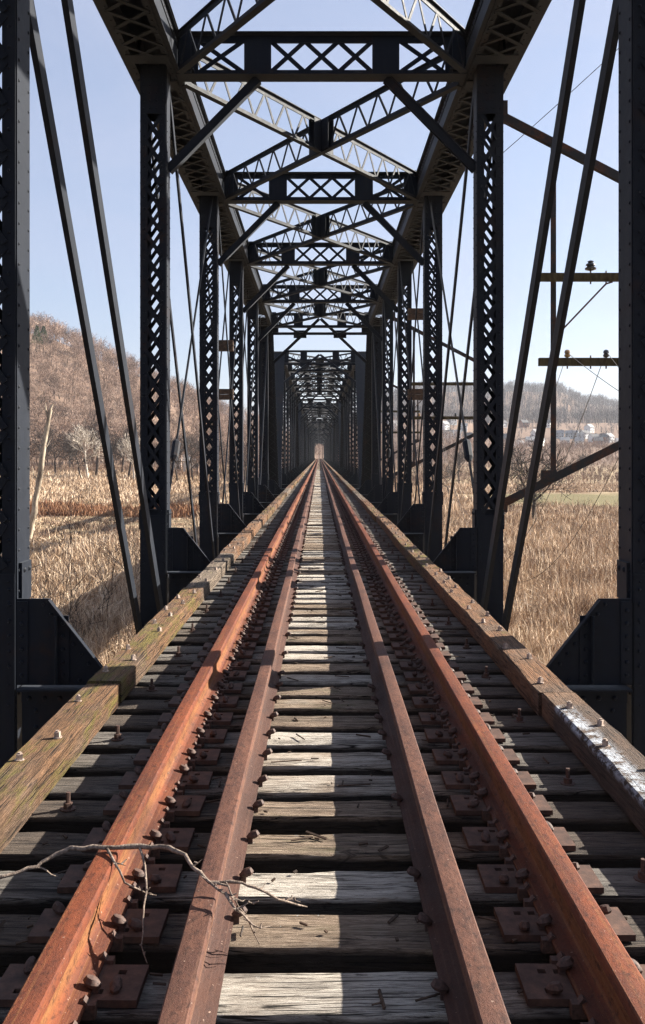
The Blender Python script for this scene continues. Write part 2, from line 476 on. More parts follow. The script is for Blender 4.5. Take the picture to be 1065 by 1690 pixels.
# ------------------------------------------------------------------ terrain
def ss(a, b, x):
    t = np.clip((x - a) / (b - a), 0, 1); return t * t * (3 - 2 * t)
def terrain(x, y):
    x = np.asarray(x, float); y = np.asarray(y, float)
    z = -6.9 + 0.25 * np.sin(x * 0.11 + 1.3) * np.sin(y * 0.07) + 0.12 * np.sin(x * 0.37) * np.sin(y * 0.29 + 2)
    left = ss(-15, -60, x)
    z = z + 3.0 * left * ss(80, 290, y)
    Sx = np.interp(x, [-900, -420, -300, -188, -115, -79, -59, -20, 60, 140], [150, 120, 105, 84, 50, 36, 29, 26, 22, 0])
    foot = np.interp(x, [-80, -20], [296, 480])
    z = z + Sx * ss(0, 330, y - foot) * (1 + 0.06 * np.sin(x * 0.03) * np.sin(y * 0.021))
    w = ss(0, 130, x)
    z = z + w * (13 * ss(230, 620, y) + 26 * ss(620, 900, y))
    t = x / np.maximum(y, 1.0)
    f = np.interp(t, [0.0, 0.10, 0.2, 0.26, 0.32, 0.5, 1.0], [0.72, 0.84, 0.90, 0.82, 0.55, 0.4, 0.45])
    z = z + w * 78 * f * ss(930, 1500, y) * (1 + 0.07 * np.sin(t * 55 + 1) + 0.04 * np.sin(t * 130))
    # ramp of the far abutment
    k = ss(455, 462, y) * ss(9, 4, np.abs(x)); z = np.where(k > 0, np.maximum(z, z * (1 - k) + k * (-0.62)), z)
    return z

def build_ground():
    xs = np.unique(np.concatenate([-np.geomspace(1, 4000, 90), np.linspace(-12, 12, 13), np.geomspace(1, 4000, 90), np.linspace(-320, 420, 90)]))
    ys = np.unique(np.concatenate([np.linspace(-3000, -60, 12), np.linspace(-50, 140, 70), np.linspace(142, 720, 130), np.linspace(730, 1700, 80), np.linspace(1760, 4000, 14)]))
    X, Y = np.meshgrid(xs, ys)
    V = np.stack([X, Y, terrain(X, Y)], -1).reshape(-1, 3)
    nx = len(xs); i = np.arange((len(ys) - 1) * nx).reshape(-1, nx)[:, :-1].ravel()
    Q = np.stack([i, i + 1, i + nx + 1, i + nx], -1)
    me = np_mesh('ground', V, Q, None, M['ground'])
    me.polygons.foreach_set('use_smooth', [True] * len(me.polygons))
    tag(obj('ground', me), 'dry straw coloured valley floor rising into wooded hills', 'ground', kind='structure')
build_ground()

# ------------------------------------------------------------------ truss span
NP, LP = 7, 7.20            # panels per span, panel length
HW = 2.60                   # half distance between truss planes
ZB, ZT = 7.29, 7.84         # top chord bottom / top
ZPIN, ZTOP = -1.55, 7.56
SPAN_LEN = NP * LP
SPAN_Y0, SPAN_PITCH, N_SPANS = 0.13, SPAN_LEN + 0.9, 9

# post, local: centre of post at x=0,y=0 (front face at y=-0.16); z absolute
def post_mesh():
    m = MB(); z0, z1 = -1.95, ZB + 0.10
    for s in (-1, 1):
        m.box(s * 0.20 - 0.006, s * 0.20 + 0.006, -0.16, 0.16, z0, z1)                      # web
        for y in (-0.16, 0.16):
            xa, xb = sorted((s * 0.195, s * 0.092)); yo = -0.012 if y < 0 else 0.0
            m.box(xa, xb, y + yo, y + yo + 0.012, z0, z1)                                     # flange
    for y in (-0.178, 0.166):
        m.box(-0.19, 0.19, y, y + 0.012, 6.62, ZB + 0.06)                                     # top tie plate
        m.box(-0.19, 0.19, y, y + 0.012, -1.9, 0.42)                                          # bottom plate
    m.box(-0.232, 0.232, -0.12, 0.12, 0.20, 0.50)
    return m
PITCH = 0.355
def post_lacing_bars(y, z0=0.46, z1=6.58):
    out = []; n = int((z1 - z0) / PITCH)
    h = (z1 - z0) / n
    for i in range(n):
        a = z0 + i * h
        for s in (-1, 1):
            out.append(((s * -0.115, y + 0.004 * s, a + 0.01), (s * 0.115, y + 0.004 * s, a + h - 0.01)))
    return out
def bars_to_mb(bars, w, t, side):
    m = MB()
    for p, q in bars: m.bar(p, q, w, t, side)
    return m
def bar_dims(p, q): return (Vector(q) - Vector(p)).length

def post_rivets():
    m = MB(); z = -0.6
    while z < 6.6:
        for s in (-1, 1):
            m.rivet((s * 0.145, -0.172, z), (0, -1, 0), 0.016, 0.011)
            m.rivet((s * 0.206, -0.12, z + 0.08), (s, 0, 0), 0.016, 0.011)
            m.rivet((s * 0.206, 0.12, z + 0.08), (s, 0, 0), 0.016, 0.011)
        z += 0.16
    for z in np.arange(6.7, 7.3, 0.12):
        for x in (-0.15, -0.05, 0.05, 0.15): m.rivet((x, -0.178, z), (0, -1, 0), 0.016, 0.011)
    for z in np.arange(-0.3, 0.4, 0.12):
        for x in (-0.15, 0.15): m.rivet((x, -0.178, z), (0, -1, 0), 0.016, 0.011)
    for s in (-1, 1):
        for y in (-0.06, 0.06):
            m.rivet((s * 0.232, y, 0.44), (s, 0, 0), 0.026, 0.018)
    return m

# box section with cover plate, laced underside; runs along local +Y from 0 to L, section x in +-0.36, z 0..0.55
def chord_section(L, cover=True):
    m = MB()
    for s in (-1, 1):
        m.box(s * 0.33 - 0.008, s * 0.33 + 0.008, 0, L, 0, 0.535)
        a, b = sorted((s * 0.338, s * 0.40)); m.box(a, b, 0, L, 0.0, 0.014); m.box(a, b, 0, L, 0.52, 0.534)
        a, b = sorted((s * 0.338, s * 0.352)); m.box(a, b, 0, L, 0.014, 0.11); m.box(a, b, 0, L, 0.43, 0.52)
        a, b = sorted((s * 0.322, s * 0.235)); m.box(a, b, 0, L, -0.012, 0.004)
    m.box(-0.42, 0.42, 0, L, 0.535, 0.552)
    return m
def chord_lacing(L, skip=()):
    m = MB(); n = int(L / 0.52); h = L / n
    for i in range(n):
        c = (i + 0.5) * h
        if any(abs(c - q) < 0.5 for q in skip): continue
        for s in (-1, 1):
            m.bar((s * -0.28, i * h, -0.018 - 0.006 * (s > 0)), (s * 0.28, (i + 1) * h, -0.018 - 0.006 * (s > 0)), 0.065, 0.012, (1, 0, 0))
    return m
def chord_rivets(L):
    m = MB()
    for y in np.arange(0.1, L, 0.2):
        for s in (-1, 1):
            m.rivet((s * 0.352, y, 0.06), (s, 0, 0), 0.017, 0.012)
            m.rivet((s * 0.352, y, 0.475), (s, 0, 0), 0.017, 0.012)
            m.rivet((s * 0.28, y, -0.012), (0, 0, -1), 0.017, 0.012)
    return m

def strut_base():
    """top cross strut in the plane y=0, x from -2.26 to 2.26"""
    m = MB(); z0, z1 = 7.24, 7.90
    for z, s in ((z0, 1), (z1, -1)):
        a, b = sorted((z, z + s * 0.014)); m.box(-2.25, 2.25, -0.16, 0.16, a, b)
        a, b = sorted((z + s * 0.014, z + s * 0.115))
        m.box(-2.25, 2.25, -0.024, -0.010, a, b); m.box(-2.25, 2.25, 0.010, 0.024, a, b)
    for x0, x1 in ((-2.25, -1.93), (-1.21, -0.79), (0.79, 1.21), (1.93, 2.25)):
        m.box(x0, x1, -0.034, -0.026, z0 + 0.016, z1 - 0.016); m.box(x0, x1, 0.026, 0.034, z0 + 0.016, z1 - 0.016)
    for s in (-1, 1):
        a, b = sorted((s * 2.24, s * 1.98)); m.box(a, b, -0.22, 0.22, 7.30, 7.312)
        for y in (-0.17, 0.15): m.box(s * 2.11 - 0.09, s * 2.11 + 0.09, y, y + 0.02, z0 + 0.02, z1 + 0.03)
    return m
def strut_bars():
    out = []; za, zb = 7.33, 7.81
    for c in (-0.527, 0, 0.527, -1.57, 1.57):
        w = 0.2635 if abs(c) < 1 else 0.34
        out.append(((c - w, -0.004, za), (c + w, -0.004, zb))); out.append(((c - w, 0.004, zb), (c + w, 0.004, za)))
    return out
def strut_rivets():
    m = MB()
    for x in np.arange(-2.15, 2.2, 0.17):
        for z in (7.30, 7.845): m.rivet((x, -0.034 if 0.79 < abs(x) < 1.21 or abs(x) > 1.93 else -0.024, z), (0, -1, 0), 0.014, 0.01)
    return m
def knee_brace(s):
    m = MB()
    p = Vector((s * 1.00, 0, 7.22)); q = Vector((s * 2.40, 0, 5.80))
    d = (q - p).normalized(); u = Vector((0, 1, 0)); w = d.cross(u)
    for t in (-1, 1):
        m.bar(p + u * 0.04 * t, q + u * 0.04 * t, 0.012, 0.125, u)
    m.bar(p + w * 0.069, q + w * 0.069, 0.14, 0.012, u)
    return m

def lateral(sgn):
    """one lattice diagonal of the top bracing across a panel; from x=-sgn*2.2,y=.18 to x=sgn*2.2,y=LP-.18"""
    p = Vector((-sgn * 2.18, 0.25, 0)); q = Vector((sgn * 2.18, LP - 0.25, 0)); d = (q - p).normalized(); side = Vector((-d.y, d.x, 0))
    z0, z1 = 7.22, 7.84
    m = MB(); off = Vector((0, 0, 0.012 * sgn))
    for z, t in ((z0, 1), (z1, -1)):
        m.bar(p + Vector((0, 0, z + 0.006 * sgn)), q + Vector((0, 0, z + 0.006 * sgn)), 0.11, 0.012, side)
        m.bar(p + Vector((0, 0, z + t * 0.05)), q + Vector((0, 0, z + t * 0.05)), 0.02, 0.08, side)
    c = (p + q) / 2
    for sd in (-0.06, 0.06):
        m.bar(c - d * 0.34 + side * sd + Vector((0, 0, 7.53)), c + d * 0.34 + side * sd + Vector((0, 0, 7.53)), 0.012, 0.58, side)
    bars = []
    Ltot = (q - p).length; n = 26; h = Ltot / n
    for i in range(n):
        a, b = i * h, (i + 1) * h
        if abs((a + b) / 2 - Ltot / 2) < 0.40: continue
        za, zb = (z0 + 0.05, z1 - 0.05) if i % 2 == 0 else (z1 - 0.05, z0 + 0.05)
        bars.append((p + d * a + Vector((0, 0, za)), p + d * b + Vector((0, 0, zb))))
    return m, bars, side

def diagonal(p, q, w=0.17, t=0.045):
    m = MB(); m.bar(p, q, t, w, (1, 0, 0))
    for c in (Vector(p), Vector(q)):                                   # eye at each end
        vs = []; n = 12
        for xx in (-t * 0.55, t * 0.55):
            for k in range(n): vs.append((c.x + xx, c.y + 0.19 * math.cos(2 * math.pi * k / n), c.z + 0.19 * math.sin(2 * math.pi * k / n)))
        m.add(vs, [tuple(range(n - 1, -1, -1)), tuple(range(n, 2 * n))] + [(k, (k + 1) % n, n + (k + 1) % n, n + k) for k in range(n)])
    return m
def counter(p, q):
    m = MB(); p = Vector(p); q = Vector(q); d = (q - p).normalized()
    m.bar(p, q, 0.032, 0.055, (1, 0, 0))
    a = p + d * 2.0
    m.tube([a, a + d * 0.08, a + d * 0.42, a + d * 0.5], [0.035, 0.075, 0.075, 0.035], 8)      # sleeve nut
    return m

def floor_beam():
    m = MB(); m.box(-2.36, 2.36, -0.008, 0.008, -1.55, -0.47)
    for z, s in ((-0.455, -1), (-1.55, 1)):
        a, b = sorted((z, z + s * 0.015)); m.box(-2.36, 2.36, -0.15, 0.15, a, b)
        a, b = sorted((z + s * 0.015, z + s * 0.13)); m.box(-2.36, 2.36, -0.022, -0.009, a, b); m.box(-2.36, 2.36, 0.009, 0.022, a, b)
    for x in (-1.7, -1.35, -0.4, 0.4, 1.35, 1.7): m.box(x - 0.008, x + 0.008, -0.09, -0.023, -1.40, -0.60)
    return m
def floor_beam_rivets():
    m = MB()
    for x in np.arange(-2.3, 2.3, 0.12):
        m.rivet((x, -0.022, -0.55), (0, -1, 0), 0.022, 0.015); m.rivet((x + 0.06, -0.022, -1.48), (0, -1, 0), 0.018, 0.012)
    for s in (-1, 1):
        for z in np.arange(-1.3, -0.6, 0.13):
            for x in (1.62, 1.78, 2.25): m.rivet((s * x, -0.009, z), (0, -1, 0), 0.02, 0.014)
    return m
def gusset(s):
    m = MB()
    pts = [(2.385, -0.44), (1.62, -0.44), (2.13, 0.23), (2.385, 0.23)]
    vs = [(s * x, y, z) for y in (-0.03, -0.012) for x, z in pts]
    fs = [(0, 1, 2, 3), (7, 6, 5, 4), (0, 4, 5, 1), (1, 5, 6, 2), (2, 6, 7, 3), (3, 7, 4, 0)]
    if s > 0: fs = [tuple(reversed(q)) for q in fs]
    m.add(vs, fs)
    m.bar((s * 1.62, -0.062, -0.425), (s * 2.13, -0.062, 0.225), 0.06, 0.012, (0, 1, 0))        # edge angle
    a, b = sorted((s * 1.98, s * 2.07)); m.box(a, b, -0.043, -0.031, -0.42, 0.10)
    a, b = sorted((s * 2.08, s * 2.14)); m.box(s * 2.075 - 0.006, s * 2.075 + 0.006, -0.10, -0.0435, -0.42, 0.10)
    a, b = sorted((s * 2.30, s * 2.384)); m.box(a, b, -0.043, -0.031, -0.42, 0.21)
    for t in np.arange(0.06, 1.0, 0.115):
        m.rivet((s * (1.68 + 0.51 * t), -0.031, -0.43 + 0.67 * t - 0.04), (0, -1, 0), 0.016, 0.012)
    for x in np.arange(1.72, 2.0, 0.09): m.rivet((s * x, -0.031, -0.40), (0, -1, 0), 0.016, 0.012)
    for z in np.arange(-0.36, 0.2, 0.1):
        m.rivet((s * 2.345, -0.043, z), (0, -1, 0), 0.018, 0.013)
        if z < 0.08: m.rivet((s * 2.025, -0.043, z), (0, -1, 0), 0.018, 0.013)
    return m

def portal(kp):
    """portal frame between the inclined end posts; kp=1 near end (rises away), kp=6 far end"""
    m = MB()
    ytop = kp * LP; dy = -LP if kp == 1 else LP
    def P(x, z):                                    # point in the inclined plane
        t = (ZTOP - z) / (ZTOP - ZPIN); return Vector((x, ytop + dy * t, z))
    def mem(a, b, w=0.16, t=0.12):
        m.bar(a, b, w, t, (0, 1, 0.2))
    m.join(strut_base(), (0, ytop, 0))
    mem(P(-2.25, 7.02), P(2.25, 7.02), 0.2, 0.12)
    for s in (-1, 1):
        mem(P(s * 0.05, 7.62), P(s * 2.3, 5.70), 0.18, 0.13)
        mem(P(s * 2.2, 7.62), P(s * 0.93, 7.02), 0.12, 0.09)
        n = P(s * 0.93, 6.92); m.box(n.x - 0.3, n.x + 0.3, n.y - 0.02, n.y + 0.02, n.z - 0.10, n.z + 0.26)
        n = P(s * 2.18, 7.05); m.box(n.x - 0.25, n.x + 0.25, n.y - 0.02, n.y + 0.02, n.z - 0.1, n.z + 0.28)
    return m

def end_post(far):
    """inclined end post as a chord section along its run"""
    L = math.hypot(LP, ZTOP - ZPIN) ; ang = math.atan2(ZTOP - ZPIN, LP)
    base = chord_section(L); lac = chord_lacing(L)
    def place(m):
        r = MB(); c, s_ = math.cos(ang), math.sin(ang)
        for x, y, z in m.v:
            z -= 0.27
            yy = y * c - z * s_; zz = y * s_ + z * c + ZPIN
            if far: yy = SPAN_LEN - yy
            r.v.append((x, yy, zz))
        r.f = [tuple(reversed(q)) for q in m.f] if far else list(m.f)
        return r
    return place(base), place(lac)

SP = {}   # mesh cache for the span parts
def cm(key, fn, mat=None, smooth=None):
    if key not in SP: SP[key] = fn().mesh(key, mat or M['steel'], smooth)
    return SP[key]

pm, pr = post_mesh(), post_rivets()
front_bars, back_bars = post_lacing_bars(-0.182), post_lacing_bars(0.176)
lac_front = bars_to_mb(front_bars, 0.012, 0.056, (0, 1, 0)); lac_back = bars_to_mb(back_bars, 0.012, 0.056, (0, 1, 0))
CH_L = 5 * LP
ch_base = chord_section(CH_L); skipk = [LP * k for k in range(0, 6)]
ch_lac = chord_lacing(CH_L, skipk); ch_riv = chord_rivets(CH_L)
for q in skipk:
    for o_ in (-0.62, 0.34):
        if 0 < q + o_ < CH_L - 0.3: ch_base.box(-0.31, 0.31, q + o_, q + o_ + 0.3, -0.030, -0.0125)
st_base, st_bars, st_riv = strut_base(), strut_bars(), strut_rivets()
st_lac = bars_to_mb(st_bars, 0.008, 0.07, (0, 1, 0))
latm = {s: lateral(s) for s in (-1, 1)}
lat_lac = {s: bars_to_mb(latm[s][1], 0.014, 0.045, latm[s][2]) for s in (-1, 1)}
fb, fbr = floor_beam(), floor_beam_rivets()
gus = {s: gusset(s) for s in (-1, 1)}
kb = {s: knee_brace(s) for s in (-1, 1)}
eps = {f: end_post(f) for f in (False, True)}

def diag_list():
    """(kind, side, mesh) for every diagonal of the span"""
    out = []
    for side in (-1, 1):
        for off in (-0.185, 0.185):
            x = side * HW + off
            for k in (1, 2, 3): out.append(('diagonal', diagonal((x, k * LP, ZTOP), (x, (k + 1) * LP, ZPIN), *((0.20, 0.06) if k == 1 else (0.13, 0.035) if k == 2 else (0.09, 0.03)))))
            for k in (3, 4, 5): out.append(('diagonal', diagonal((x + 0.012, (k + 1) * LP, ZTOP), (x + 0.012, k * LP, ZPIN), *((0.20, 0.06) if k == 5 else (0.13, 0.035) if k == 4 else (0.09, 0.03)))))
        x = side * (HW - 0.10)
        out.append(('counter_rod', counter((x, 2 * LP, -0.2), (x, 3 * LP, ZTOP - 0.2))))
        out.append(('counter_rod', counter((x, 5 * LP, -0.2), (x, 4 * LP, ZTOP - 0.2))))
    return out
DIAGS = diag_list()
def eyebar_chord(side):
    m = MB()
    for off in (-0.14, 0.14):
        x = side * HW + off
        m.bar((x, 0, ZPIN), (x, SPAN_LEN, ZPIN), 0.04, 0.20, (1, 0, 0))
    return m
def stringer(s):
    m = MB(); x = s * 0.95
    m.box(x - 0.006, x + 0.006, 0.03, SPAN_LEN - 0.03, -1.15, -0.46)
    m.box(x - 0.12, x + 0.12, 0.03, SPAN_LEN - 0.03, -0.458, -0.446); m.box(x - 0.12, x + 0.12, 0.03, SPAN_LEN - 0.03, -1.165, -1.151)
    return m

def bar_mesh(p, q, w, t, side, key):
    """unit mesh for single lacing bars, centred on its own middle"""
    if key not in SP:
        c = (Vector(p) + Vector(q)) / 2
        SP[key] = MB().bar(Vector(p) - c, Vector(q) - c, w, t, side).mesh(key, M['steel'])
    return SP[key]

def build_span(j, label):
    root = empty('truss_span', (0, SPAN_Y0 + j * SPAN_PITCH, 0))
    tag(root, label, 'bridge span', 'through truss spans of the railway bridge')
    near = (j == 0)
    for side in (-1, 1):
        for k in range(1, NP):
            post = obj('post', cm('post', lambda: pm), root, (side * HW, k * LP + 0.16, 0))
            if near and k == 2:
                for i, (p, q) in enumerate(front_bars):
                    c = (Vector(p) + Vector(q)) / 2
                    obj('lacing_bar', bar_mesh(p, q, 0.012, 0.056, (0, 1, 0), 'post_bar_%d' % (i % 2)), post, c)
                tag(obj('lacing', cm('lacing_back', lambda: lac_back), post), kind='stuff')
            else:
                tag(obj('lacing', cm('lacing', lambda: MB().join(lac_front).join(lac_back)), post), kind='stuff')
            if near and k <= 3: tag(obj('rivets', cm('rivets', lambda: pr, None, 80), post), kind='stuff')
            obj('gusset_plate', cm('gusset%d' % side, lambda: gus[side]), root, (0, k * LP + 0.0, 0))
            if 1 < k < 6: obj('knee_brace', cm('knee%d' % side, lambda: kb[side]), root, (0, k * LP + 0.16, 0))
        ch = obj('top_chord', cm('top_chord', lambda: ch_base), root, (side * HW, LP, ZB))
        tag(obj('lacing', cm('chord_lacing', lambda: ch_lac), ch), kind='stuff')
        if near: tag(obj('rivets', cm('chord_rivets', lambda: ch_riv, None, 80), ch), kind='stuff')
        for f in (False, True):
            e = obj('end_post', cm('end_post%d' % f, lambda: eps[f][0]), root, (side * HW, 0, 0))
            tag(obj('lacing', cm('end_lacing%d' % f, lambda: eps[f][1]), e), kind='stuff')
        obj('bottom_chord', cm('bottom_chord%d' % side, lambda: eyebar_chord(side)), root)
        obj('stringer', cm('stringer%d' % side, lambda: stringer(side)), root)
    for i, (nm, d) in enumerate(DIAGS): obj(nm, cm('diag%d' % i, lambda: d), root)
    for k in range(0, NP + 1):
        b = obj('floor_beam', cm('floor_beam', lambda: fb), root, (0, k * LP + 0.02, 0))
        if near and 0 < k <= 3: tag(obj('rivets', cm('beam_rivets', lambda: fbr, None, 80), b), kind='stuff')
    for k in range(2, NP - 1):
        s = obj('top_strut', cm('top_strut', lambda: st_base), root, (0, k * LP + 0.16, 0))
        if near and k <= 3:
            for i, (p, q) in enumerate(st_bars):
                c = (Vector(p) + Vector(q)) / 2
                obj('lacing_bar', bar_mesh(p, q, 0.008, 0.07, (0, 1, 0), 'strut_bar_%d_%d' % (i % 2, i > 5)), s, c)
            tag(obj('rivets', cm('strut_rivets', lambda: st_riv, None, 80), s), kind='stuff')
        else:
            tag(obj('lacing', cm('strut_lacing', lambda: st_lac), s), kind='stuff')
    for k in range(1, NP - 1):
        for sg in (-1, 1):
            l = obj('lateral_brace', cm('lateral%d' % sg, lambda: latm[sg][0]), root, (0, k * LP + 0.16, 0))
            if near and k <= 3:
                for i, (p, q) in enumerate(latm[sg][1]):
                    c = (Vector(p) + Vector(q)) / 2
                    obj('lacing_bar', bar_mesh(p, q, 0.014, 0.045, latm[sg][2], 'lat_bar_%d_%d' % (sg, (p.z < q.z))), l, c)
            else:
                tag(obj('lacing', cm('lat_lacing%d' % sg, lambda: lat_lac[sg]), l), kind='stuff')
    for kp in (1, 6): obj('portal_frame', cm('portal%d' % kp, lambda: portal(kp)), root)
    return root

def build_far_meshes():
    tr = {-1: MB(), 1: MB()}; top = MB(); fl = MB()
    lac_all = MB().join(lac_front).join(lac_back)
    for side in (-1, 1):
        for k in range(1, NP):
            tr[side].join(pm, (side * HW, k * LP + 0.16, 0)).join(lac_all, (side * HW, k * LP + 0.16, 0))
            tr[side].join(gus[side], (0, k * LP, 0))
            if 1 < k < 6: top.join(kb[side], (0, k * LP + 0.16, 0))
        tr[side].join(ch_base, (side * HW, LP, ZB)).join(ch_lac, (side * HW, LP, ZB)).join(eyebar_chord(side))
        for f in (False, True): tr[side].join(eps[f][0], (side * HW, 0, 0)).join(eps[f][1], (side * HW, 0, 0))
        fl.join(stringer(side))
    for i, (nm, d) in enumerate(DIAGS): tr[-1 if i < len(DIAGS) // 2 else 1].join(d)
    for k in range(NP + 1): fl.join(fb, (0, k * LP + 0.02, 0))
    for k in range(2, NP - 1): top.join(st_base, (0, k * LP + 0.16, 0)).join(st_lac, (0, k * LP + 0.16, 0))
    for k in range(1, NP - 1):
        for sg in (-1, 1): top.join(latm[sg][0], (0, k * LP + 0.16, 0)).join(lat_lac[sg], (0, k * LP + 0.16, 0))
    for kp in (1, 6): top.join(portal(kp))
    return {'side_truss': tr[-1].mesh('far_truss_a', M['steel']), 'side_truss_b': tr[1].mesh('far_truss_b', M['steel']),
            'top_bracing': top.mesh('far_top', M['steel']), 'floor_system': fl.mesh('far_floor', M['steel'])}

ORD = ['nearest', 'second', 'third', 'fourth', 'fifth', 'sixth', 'seventh', 'eighth', 'farthest']
far = build_far_meshes()
for j in range(N_SPANS):
    if j == 0: build_span(j, 'dark riveted steel truss span closest to the viewer, its tall posts framing the picture')
    elif j < 3: build_span(j, '%s dark steel truss span down the track, seen inside the nearest one' % ORD[j])
    else:
        r = empty('truss_span', (0, SPAN_Y0 + j * SPAN_PITCH, 0))
        tag(r, ('%s dark steel truss span counted along the track' % ORD[j]) if j < 8 else 'last dark steel truss span, around the small bright opening', 'bridge span', 'through truss spans of the railway bridge')
        for nm in ('side_truss', 'side_truss_b', 'top_bracing', 'floor_system'):
            obj(nm.replace('_b', '') if nm == 'side_truss_b' else nm, far[nm], r)

# stone piers under the joints between spans
def pier_mesh():
    m = MB()
    for z0, z1, a0, a1, b0, b1 in ((-8.5, -2.35, 4.1, 3.7, 1.35, 1.1), (-2.35, -1.95, 4.0, 4.0, 1.35, 1.35)):
        vs = []
        for z, a, b in ((z0, a0, b0), (z1, a1, b1)):
            for x, y in ((-a, -b), (a, -b), (a + b * 0.8, 0), (a, b), (-a, b), (-a - b * 0.8, 0)): vs.append((x, y, z))
        m.add(vs, [tuple(range(5, -1, -1)), tuple(range(6, 12))] + [(k, (k + 1) % 6, 6 + (k + 1) % 6, 6 + k) for k in range(6)])
    return m.mesh('pier', M['stone'])
pm_ = pier_mesh()
for j in range(N_SPANS + 1):
    tag(obj('bridge_pier', pm_, None, (0, SPAN_Y0 + j * SPAN_PITCH - 0.45, 0)), 'grey stone pier under joint number %s of the bridge deck' % ['one', 'two', 'three', 'four', 'five', 'six', 'seven', 'eight', 'nine', 'ten'][j], 'pier', 'stone piers under the bridge')

# ------------------------------------------------------------------ track
track = empty('railway_track', (0, 0, -0.45))
tag(track, 'rusty single railway track with guard rails on weathered wooden ties', 'railway track')
Z0 = 0.45        # children of the track are placed relative to the tie bottoms
TIE_TOP = -0.20
SPACING, TIE0 = 0.347, 3.055

def tie_variant(seed):
    r = np.random.default_rng(seed)
    n = 26; L = 3.06; w = 0.103 + 0.016 * (r.random() - 0.5); h = 0.243
    xs = np.linspace(-L / 2, L / 2, n); xs[1:-1] += (r.random(n - 2) - 0.5) * 0.05
    V = []
    def walk(s): return np.convolve(r.normal(0, 1, n + 6), np.ones(4) / 4, 'same')[3:-3] * s
    c1, c2 = np.abs(walk(0.008)) + 0.003, np.abs(walk(0.008)) + 0.003
    d1, d2 = walk(0.012), walk(0.012); t1, t2, tm = walk(0.006), walk(0.006), walk(0.005)
    for i in range(n):
        x = xs[i]; y0, y1 = -w + d1[i], w + d2[i]
        ring = [(y0, 0), (y0 + 0.004 * r.random(), h - c1[i] * 1.4), (y0 + c1[i], h - abs(t1[i])), (y0 * 0.2, h + tm[i] * 0.8 - 0.002), (y1 - c2[i], h - abs(t2[i])), (y1, h - c2[i] * 1.4), (y1, 0)]
        V += [(x, y, z) for y, z in ring]
    m = MB(); k = 7; F = []
    for i in range(n - 1):
        for q in range(k):
            a = i * k + q; b = i * k + (q + 1) % k
            F.append((a, a + k, b + k, b))
    F.append(tuple(range(k))); F.append(tuple(reversed(range((n - 1) * k, n * k))))
    m.add(V, F)
    return m
TIEV = [tie_variant(100 + i) for i in range(14)]
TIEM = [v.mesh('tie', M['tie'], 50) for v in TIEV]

def plate_mb():
    """tie plate with punched square holes"""
    xs = [-0.208, -0.150, -0.126, -0.104, -0.08, 0.08, 0.104, 0.126, 0.150, 0.208]
    ys = [-0.092, -0.062, -0.038, 0.038, 0.062, 0.092]
    holes = {(1, 1), (7, 3), (3, 3), (5, 1), (1, 3)}
    nx, ny = len(xs) - 1, len(ys) - 1; m = MB()
    solid = lambda i, j: 0 <= i < nx and 0 <= j < ny and (i, j) not in holes
    for i in range(nx):
        for j in range(ny):
            if not solid(i, j): continue
            x0, x1, y0, y1 = xs[i], xs[i + 1], ys[j], ys[j + 1]; zt, zb = 0.021, 0.0
            m.add([(x0, y0, zt), (x1, y0, zt), (x1, y1, zt), (x0, y1, zt)], [(0, 1, 2, 3)])
            for (di, dj, a, b) in ((-1, 0, (x0, y1), (x0, y0)), (1, 0, (x1, y0), (x1, y1)), (0, -1, (x0, y0), (x1, y0)), (0, 1, (x1, y1), (x0, y1))):
                if not solid(i + di, j + dj): m.add([(*a, zb), (*b, zb), (*b, zt), (*a, zt)], [(0, 1, 2, 3)])
    return m
def spike_mb():
    """cut spike, shank and an offset domed head leaning over the rail foot (towards -x)"""
    m = MB(); m.box(-0.009, 0.009, -0.009, 0.009, -0.01, 0.03)
    n = 8; vs = []
    for r, z in ((0.85, 0.018), (1.0, 0.028), (0.62, 0.042)):
        for k in range(n):
            a = 2 * math.pi * k / n; vs.append((-0.010 + 0.027 * r * math.cos(a), 0.019 * r * math.sin(a), z - 0.006 * math.cos(a)))
    vs.append((-0.010, 0, 0.045))
    fs = [tuple(range(n - 1, -1, -1))]
    for i in (0, n): fs += [(i + k, i + (k + 1) % n, i + n + (k + 1) % n, i + n + k) for k in range(n)]
    fs += [(2 * n + k, 2 * n + (k + 1) % n, 3 * n) for k in range(n)]
    m.add(vs, fs); return m
def anchor_mb():
    """rail anchor gripping the rail foot"""
    m = MB(); m.box(-0.018, 0.022, -0.014, 0.014, -0.035, 0.006)
    m.bar((0.014, 0, -0.02), (-0.016, 0, 0.016), 0.026, 0.016, (0, 1, 0)); return m
plate_m, spike_m, anchor_m = plate_mb(), spike_mb(), anchor_mb()
PLM = plate_m.mesh('tie_plate', M['plate']); SPM = spike_m.mesh('spike', M['spike'], 40); ANM = anchor_m.mesh('rail_anchor', M['spike'])
def bolt_mb(h=0.025):
    m = MB(); m.tube([(0, 0, 0), (0, 0, 0.005)], [0.022, 0.022], 10); m.box(-0.0125, 0.0125, -0.0125, 0.0125, 0.005, 0.005 + h)
    m.tube([(0, 0, h), (0, 0, h + 0.012)], [0.009, 0.009], 6); return m
BOLTM = bolt_mb().mesh('bolt', M['nut'])
def tall_bolt():
    m = MB(); m.tube([(0, 0, 0), (0, 0, 0.006)], [0.035, 0.035], 10); m.tube([(0, 0, 0.006), (0, 0, 0.03)], [0.02, 0.02], 6); m.tube([(0, 0, 0.03), (0, 0, 0.075)], [0.010, 0.010], 6); return m
TALLM = tall_bolt().mesh('hook_bolt', M['spike'])

